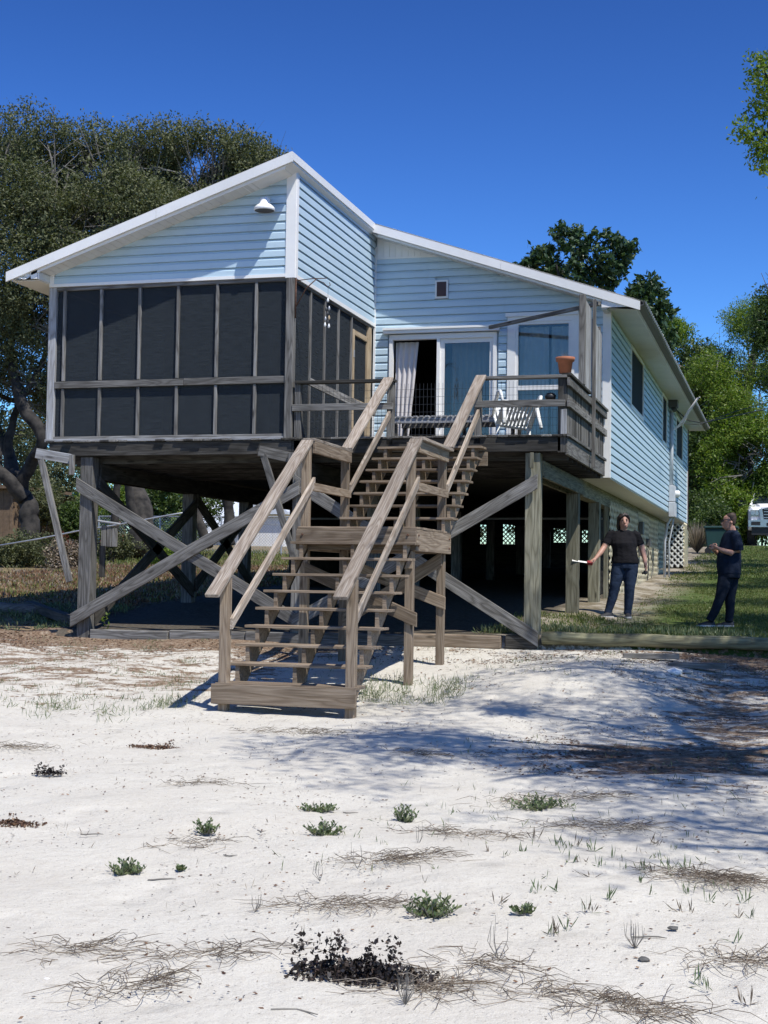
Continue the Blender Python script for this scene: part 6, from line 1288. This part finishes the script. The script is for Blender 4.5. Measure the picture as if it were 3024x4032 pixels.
def litter(name, n, x0, x1, y0, y1, size, mat, dens=None, wd=.45, kind='stuff'):
    P = np.array(field(n, x0, x1, y0, y1, dens)); k = len(P); P[:, 2] += size * .18 + .003; a = rng.uniform(0, 6.28, k); D_ = np.stack([np.cos(a), np.sin(a), rng.normal(0, .18, k)], 1); Nn = np.stack([rng.normal(0, .35, k), rng.normal(0, .35, k), np.ones(k)], 1)
    l = size * rng.uniform(.5, 1.4, k); o = bpy.data.objects.new(name, leaves_mesh(name, P, D_, Nn, l, l * wd, rng.uniform(0, 1, k), mat)); link(o); tag(o, kind=kind); return o
litter('leaf_litter', 5200, -6.5, .6, 3.6, 13, .020, 'litter', lambda x, y: .4 + .6 * nz2(x, y, .8), .5)
litter('leaf_litter', 2600, -6.5, .6, 3.6, 12, .012, 'wrack', lambda x, y: .4 + .6 * nz2(x, y, .8), .6)
litter('leaf_litter', 6500, -12, .8, 12, 18.0, .032, 'litter', lambda x, y: min(1, .12 + (y - 12) / 7) * nz2(x, y, 1.1) ** 1.4)
litter('leaf_litter', 4500, -12.5, 1.0, 16.6, 18.1, .04, 'litter', lambda x, y: nz2(x, y, 1.5))
litter('leaf_litter', 2200, -2.3, -.25, 9.6, 12.6, .034, 'litter', lambda x, y: max(0, 1.25 - math.hypot((x + 1.3) / .95, (y - 11.1) / 1.25)) * nz2(x, y, 2.2))
litter('leaf_litter', 11000, -1.8, 1.2, 9.0, 17.8, .024, 'litter', lambda x, y: nz2(x, y, 1.3) ** 2 * min(1, (y - 9) / 3))
litter('leaf_litter', 5000, -16, -9.7, 17.2, 23, .05, 'litter', lambda x, y: nz2(x, y, 1.3))
litter('pine_straw', 2600, -10, .6, 9, 17.5, .09, 'straw', lambda x, y: nz2(x, y, 1.2) ** 2 * min(1, .1 + (y - 9) / 8), .05)
blades('sand_grass', field(260, -10.4, -5.6, 12.4, 15.2, lambda x, y: nz2(x, y, 1.5) ** 3), 6, .065, .006, 'weed', .05, .9)
blades('sand_grass', field(60, -9.6, -5.6, 11.6, 13.2, lambda x, y: nz2(x, y, 1.5) ** 2), 16, .10, .006, 'weed', .07, .9)
blades('sand_grass', field(220, -10, -.2, 15, 17.9, lambda x, y: nz2(x, y, 1.8) ** 2), 6, .07, .006, 'weed', .05, .9)
blades('sand_grass', field(110, -4.4, -3.2, 13.6, 15.2, lambda x, y: nz2(x, y, 1.8)), 10, .12, .006, 'weed', .05, .9)
blades('sand_grass', field(170, -5.5, .3, 5.5, 14, lambda x, y: nz2(x, y, 1.2)), 3, .05, .004, 'straw', .03, .9)
blades('sand_grass', field(150, -2.5, .3, 6.5, 12, lambda x, y: nz2(x, y, 1.2)), 3, .06, .005, 'weed', .02, .8)
def drymat(lab, cx, cy, rx, ry, n, mat='straw', ln=.22, h=.03, ang=0, th=.0017):
    n = int(n * .62); rx *= .9; ry *= .85
    """a tangle of thin dry stems lying on the sand"""
    m2 = MB(); q = random.Random(int(abs(cx * 1000 + cy * 77))); ca, sa = math.cos(R(ang)), math.sin(R(ang))
    cl_ = [(q.uniform(-1, 1), q.uniform(-.6, .6)) for _ in range(7)]
    for i in range(n):
        cu_ = q.choice(cl_); u, v = max(-1.5, min(1.5, q.gauss(cu_[0], .22))), q.gauss(cu_[1], .24); x = cx + u * rx * ca - v * ry * sa; y = cy + u * rx * sa + v * ry * ca; a = q.uniform(0, 6.28) if q.random() < .6 else R(ang) + q.gauss(0, .5); l = ln * q.uniform(.35, 1.1); pts = []
        b = q.gauss(0, 1.2)
        for k in range(4):
            x += math.cos(a) * l / 3; y += math.sin(a) * l / 3; a += b * .45; pts.append((x, y, gz(x, y) + .004 + q.uniform(0, h) * (1 if k in (1, 2) else .5)))
        m2.tube(pts, [th * .6, th, th * .8, th * .4], 3, cap=False)
    me = m2.mesh('dry_grass', mat); at = me.attributes.new('var', 'FLOAT', 'FACE'); at.data.foreach_set('value', np.repeat(rng.uniform(0, 1, n), len(me.polygons) // n).astype(np.float32))
    o = bpy.data.objects.new('dry_grass', me); link(o); tag(o, lab, 'dry grass', 'mats of dry grass on the sand')
DM = [('long wispy dry grass mat crossing the lower left, left of the black weed', *(-2.25, 5.15), .42, .07, 150, 8), ('loop shaped dry grass tangle at the bottom left', *(-2.26, 4.74), .15, .10, 120, 50), ('small spiky dry tuft at the left end of the long mat', *(-2.68, 5.16), .16, .06, 90, 0),
      ('dry stems mat right of the middle, left of the biggest green shrublet', *(-1.81, 6.03), .28, .06, 170, -4), ('thick dry tangle above the middle of the sand', *(-1.89, 6.98), .20, .09, 190, 25), ('large brown mat at the bottom right of the black weed', *(-0.74, 5.06), .36, .10, 260, -22),
      ('small dry mat with a standing stalk right of the black weed', *(-1.09, 5.38), .16, .05, 90, -10), ('thin dry mat beside the green clump in the middle right', *(-0.99, 8.24), .35, .10, 180, 0), ('dry brown mat left of the middle right shade', *(-1.71, 7.78), .28, .12, 130, -20),
      ('ragged dry grass band at the right edge', *(-0.30, 7.16), .48, .14, 420, -4), ('wiry dry clump at the right edge near the bottom', *(-0.13, 5.73), .22, .08, 200, -10), ('dry tuft at the bottom right beside the black weed', *(-1.29, 5.01), .14, .10, 150, 0),
      ('dry clump at the foot of the stairs right of the front board', *(-3.76, 11.48), .30, .14, 90, 0), ('thin dry mat below the stairs', *(-4.21, 11.61), .35, .14, 90, 0), ('dry brown clump left of the middle on the sand', *(-3.72, 8.77), .20, .08, 70, 0), ('straw mat in the shade right of the sand mound', *(-1.46, 9.08), .42, .12, 170, 0), ('dry mat left of the green clump in the litter', *(-2.52, 10.69), .35, .15, 130, 0), ('brown mat at the left edge', *(-5.72, 9.91), .28, .12, 110, 0), ('faint dry mat near the bottom middle left', *(-3.00, 7.09), .25, .04, 60, 8)]
for d_ in DM: drymat(d_[0], d_[1], d_[2], d_[3], d_[4], d_[5], ang=d_[6] + 15)
def wrack(lab, cx, cy, rx, ry, n, h, stalks=0, mat='wrack'):
    k = n; u = rng.normal(0, .42, k).clip(-.9, .9); v = rng.normal(0, .42, k).clip(-.9, .9); hh = h * np.exp(-(u * u + v * v) * 1.6) * (.55 + .45 * np.sin(u * 7 + 1) * np.cos(v * 5)); x = cx + u * rx; y = cy + v * ry
    z = np.array([gz(a, b) for a, b in zip(x, y)]) + np.abs(hh) * rng.uniform(0, 1, k) + .004; P = np.stack([x, y, z], 1)
    for s in range(stalks):
        sx, sy, sh = cx + rnd.uniform(-.8, .6) * rx, cy + rnd.uniform(-.5, .5) * ry, h * rnd.uniform(1.2, 2.1); m_ = 34; zz = rng.uniform(0, 1, m_)
        P = np.concatenate([P, np.stack([sx + rng.normal(0, .012, m_) + zz * rnd.uniform(-.03, .03), sy + rng.normal(0, .012, m_), gz(sx, sy) + zz * sh], 1)])
    k = len(P); l = rng.uniform(.010, .026, k); o = bpy.data.objects.new('black_weed', leaves_mesh('black_weed', P, unit(k), unit(k), l, l * .7, rng.uniform(0, 1, k) ** 1.6, mat)); link(o); tag(o, lab, 'dried weed')
wrack('large mound of black dried weed near the bottom middle', *(-1.50, 5.10), .29, .13, 2300, .085, 15)
wrack('black dried weed heap cut by the left edge', *(-4.19, 7.23), .20, .09, 500, .04, 2, 'litter'); wrack('small dark weed clump on the sand at the left', *(-4.89, 8.94), .13, .06, 300, .05, 3); wrack('brown black weed mat on the sand below the left grass', *(-4.81, 10.46), .26, .10, 450, .04, 2, 'litter')
def shrublet(lab, cx, cy, r, n, h, mat='weed'):
    t = thing('beach_shrub', lab, 'beach plant', gpoint(cx, cy), group='green shrublets on the sand'); m2 = MB(); P = []; D_ = []
    for i in range(n):
        a = rnd.uniform(0, 6.28); rr2 = r * math.sqrt(rnd.random()); e = Vector((cx + rr2 * math.cos(a), cy + rr2 * math.sin(a) * .8, gz(cx, cy) + h * rnd.uniform(.4, 1) * (1.1 - rr2 / r * .6))); s = Vector((cx + rnd.gauss(0, r * .12), cy + rnd.gauss(0, r * .12), gz(cx, cy) - .005)); m_ = s.lerp(e, .5) - Vector((0, 0, h * .18)); m2.tube([s, m_, e], [.003, .0025, .0015], 4, cap=False)
        for k in range(13):
            u = .25 + .75 * k / 12; p = (s.lerp(m_, u * 2) if u < .5 else m_.lerp(e, u * 2 - 1)); b = rnd.uniform(0, 6.28); d = Vector((math.cos(b), math.sin(b), .9)).normalized(); P.append(p + d * .013); D_.append(d)
    m2.build('stem', 'twig', t, world=True); P = np.array([tuple(p) for p in P]); D_ = np.array([tuple(p) for p in D_]); k = len(P); o = bpy.data.objects.new('leaves', leaves_mesh('leaves', P, D_, unit(k), rng.uniform(.018, .034, k), .012, rng.uniform(0, .9, k), mat)); link(o, t, Matrix.Identity(4))
for lab, p, r, n_, h in (('biggest low green shrublet right of the black weed', (-1.46, 5.96), .135, 44, .10), ('green shrublet alone at the left middle of the sand', (-3.09, 6.41), .11, 30, .08), ('small upright green shrublet left of the middle', (-3.07, 7.38), .085, 20, .09), ('green shrublet in the middle, lower one of the pair', (-2.46, 7.57), .12, 26, .09), ('flatter green shrublet in the middle, upper one of the pair', (-2.72, 8.25), .13, 24, .05), ('upright pale green sprout right of the pair', (-2.15, 8.14), .075, 20, .12), ('wide green clump in brown litter at the right of the sand', (-1.46, 8.77), .22, 50, .09), ('tiny green sprout right of the biggest shrublet', (-1.08, 6.13), .06, 12, .04), ('tiny green sprout above the curved twig at the left', (-2.87, 6.56), .03, 6, .02)):
    shrublet(lab, p[0], p[1], r, n_, h)
# stiff grass sprigs at the right of the sand
SPR = [(-1.46, 7.21), (-1.37, 7.17), (-1.30, 7.29), (-1.31, 7.75), (-1.18, 7.62), (-1.11, 7.58), (-1.08, 7.69), (-0.98, 7.55), (-1.05, 7.20), (-0.99, 7.20), (-0.90, 7.16), (-0.85, 7.40), (-0.90, 6.91), (-0.78, 7.15), (-0.68, 7.20), (-0.64, 7.15), (-0.56, 7.30), (-0.49, 7.32), (-0.43, 7.33), (-1.09, 6.48), (-1.01, 6.54), (-1.21, 6.24), (-0.77, 6.49), (-0.83, 6.24), (-0.82, 6.27), (-0.88, 5.92), (-0.93, 5.84), (-0.91, 5.83), (-0.66, 6.91), (-0.45, 6.81), (-0.41, 6.43), (-0.35, 6.69), (-0.19, 6.74), (-0.21, 6.42), (-0.15, 6.44), (-0.61, 6.66), (-0.45, 6.43), (-0.31, 5.39), (-0.27, 5.34), (-0.15, 5.21), (-0.20, 5.99), (-1.45, 6.17), (-0.69, 7.86), (-1.63, 8.62)]
rows_ = {}
for p_ in SPR: rows_.setdefault(int((p_[1] - 4) / .55), []).append(p_)
SL = {}; names_ = ['nearest', 'second nearest', 'third nearest', 'fourth nearest', 'fifth nearest', 'sixth nearest', 'seventh nearest', 'eighth nearest', 'ninth nearest']; ord_ = ['leftmost', 'second from left', 'third from left', 'fourth from left', 'fifth from left', 'sixth from left', 'seventh from left', 'eighth from left', 'ninth from left', 'tenth from left', 'eleventh from left', 'twelfth from left', 'thirteenth from left', 'fourteenth from left', 'fifteenth from left']
for ri, k_ in enumerate(sorted(rows_)):
    for oi, p_ in enumerate(sorted(rows_[k_])): SL[p_] = 'stiff grass sprig, ' + ord_[oi] + ' in the row of sprigs ' + names_[ri] + ' to the viewer'
for i, (x_, y_) in enumerate(SPR):
    kk = 5 + (i * 7) % 5; o = blades('grass_sprig', [gpoint(x_, y_, -.004)], kk, .075, .0065, 'weed' if i % 3 else 'straw', .012, .75, None, label=SL[(x_, y_)], cat='grass sprig', varr=(0, .5), grp='grass sprigs on the sand')
# loose twigs
TW = [('curved dark twig at the left of the sand', (-2.87, 6.35), .13, 8), ('thin pale twig pair at the left', (-3.63, 7.11), .12, 0), ('long thin twig beside the black weed at the bottom', (-1.60, 4.65), .17, -18), ('short twig above the curved one', (-3.18, 7.16), .08, 5), ('twig right of the upright sprout', (-2.52, 8.26), .09, -8), ('short dark twig left of the middle', (-2.80, 7.50), .05, -10), ('straight twig in the lower middle', (-2.74, 6.89), .07, -4), ('pale twig near the stair foot', (-4.22, 11.09), .12, 3), ('twig at the right edge of the sand', (-0.31, 9.32), .14, 10), ('thin stick near the lower right', (-0.54, 5.93), .14, -8)]
for lab, (x_, y_), l, a in TW:
    a = R(a + 15.8); m2 = MB(); pts = [(x_ + math.cos(a) * l * (k / 4 - .5) - math.sin(a) * .012 * math.sin(k * 1.6 + l * 40), y_ + math.sin(a) * l * (k / 4 - .5) + math.cos(a) * .015 * math.sin(k * 1.4 + l * 30), gz(x_, y_) + .007) for k in range(5)]
    m2.tube(pts, [.003, .004, .0035, .003, .0015], 5); o = m2.build('twig', 'twig'); tag(o, lab, 'twig', 'twigs lying on the sand')
# wiry bare plants standing on the sand
for lab, (x_, y_), h, n_ in (('bare wiry plant shaped like a cage at the right of the sand', (-0.58, 5.77), .12, 12), ('tall thin dry stalk right of the black weed', (-1.06, 5.45), .17, 5), ('arching bare stems beside the black weed', (-1.27, 4.85), .13, 16), ('bare forked sprig left of the middle tangle', (-2.12, 6.48), .10, 5), ('two thin bare stems near the middle', (-2.02, 6.76), .13, 4), ('dry seed stalks at the end of the long mat', (-2.22, 5.89), .09, 8), ('thin stalk above the dry tangle', (-1.88, 7.40), .12, 4)):
    m2 = MB()
    for i in range(n_):
        a = rnd.uniform(0, 6.28); w = rnd.uniform(.1, .4) * h; p = Vector(gpoint(x_, y_, -.003)); m2.tube([p, p + Vector((math.cos(a) * w, math.sin(a) * w, h * .4)), p + Vector((math.cos(a) * w * rnd.uniform(.6, 1.2), math.sin(a) * w, h * rnd.uniform(.7, 1.0)))], [.0016, .0013, .0007], 3, cap=False)
    o = m2.build('bare_plant', 'twig'); tag(o, lab, 'dry plant')
# climbing weed behind the left piling
t = thing('vine', 'bright green leafy sprig growing beside the foot of the left front piling', 'plant', gpoint(-8.9, 18.5)); p = np.array([(-9.37, 18.45, 0.29), (-9.31, 18.45, 0.25), (-9.27, 18.45, 0.27), (-9.32, 18.45, 0.18), (-9.25, 18.45, 0.19), (-9.28, 18.45, 0.13), (-9.24, 18.45, 0.11), (-9.35, 18.45, 0.22), (-9.25, 18.45, 0.24), (-9.24, 18.45, 0.31)])
o = bpy.data.objects.new('leaves', leaves_mesh('leaves', np.repeat(p, 2, 0) + rng.normal(0, .012, (20, 3)), unit(20), unit(20) + np.array([0, -.8, .8]), .06, .03, rng.uniform(.3, .9, 20), 'leaf_green')); link(o, t, Matrix.Identity(4))
m2 = MB(); m2.tube([gpoint(-8.75, 18.5), (-9.28, 18.45, 0.15), (-9.37, 18.45, 0.29)], [.004, .003, .002], 4); W_(m2, 'stem', 'twig', t)
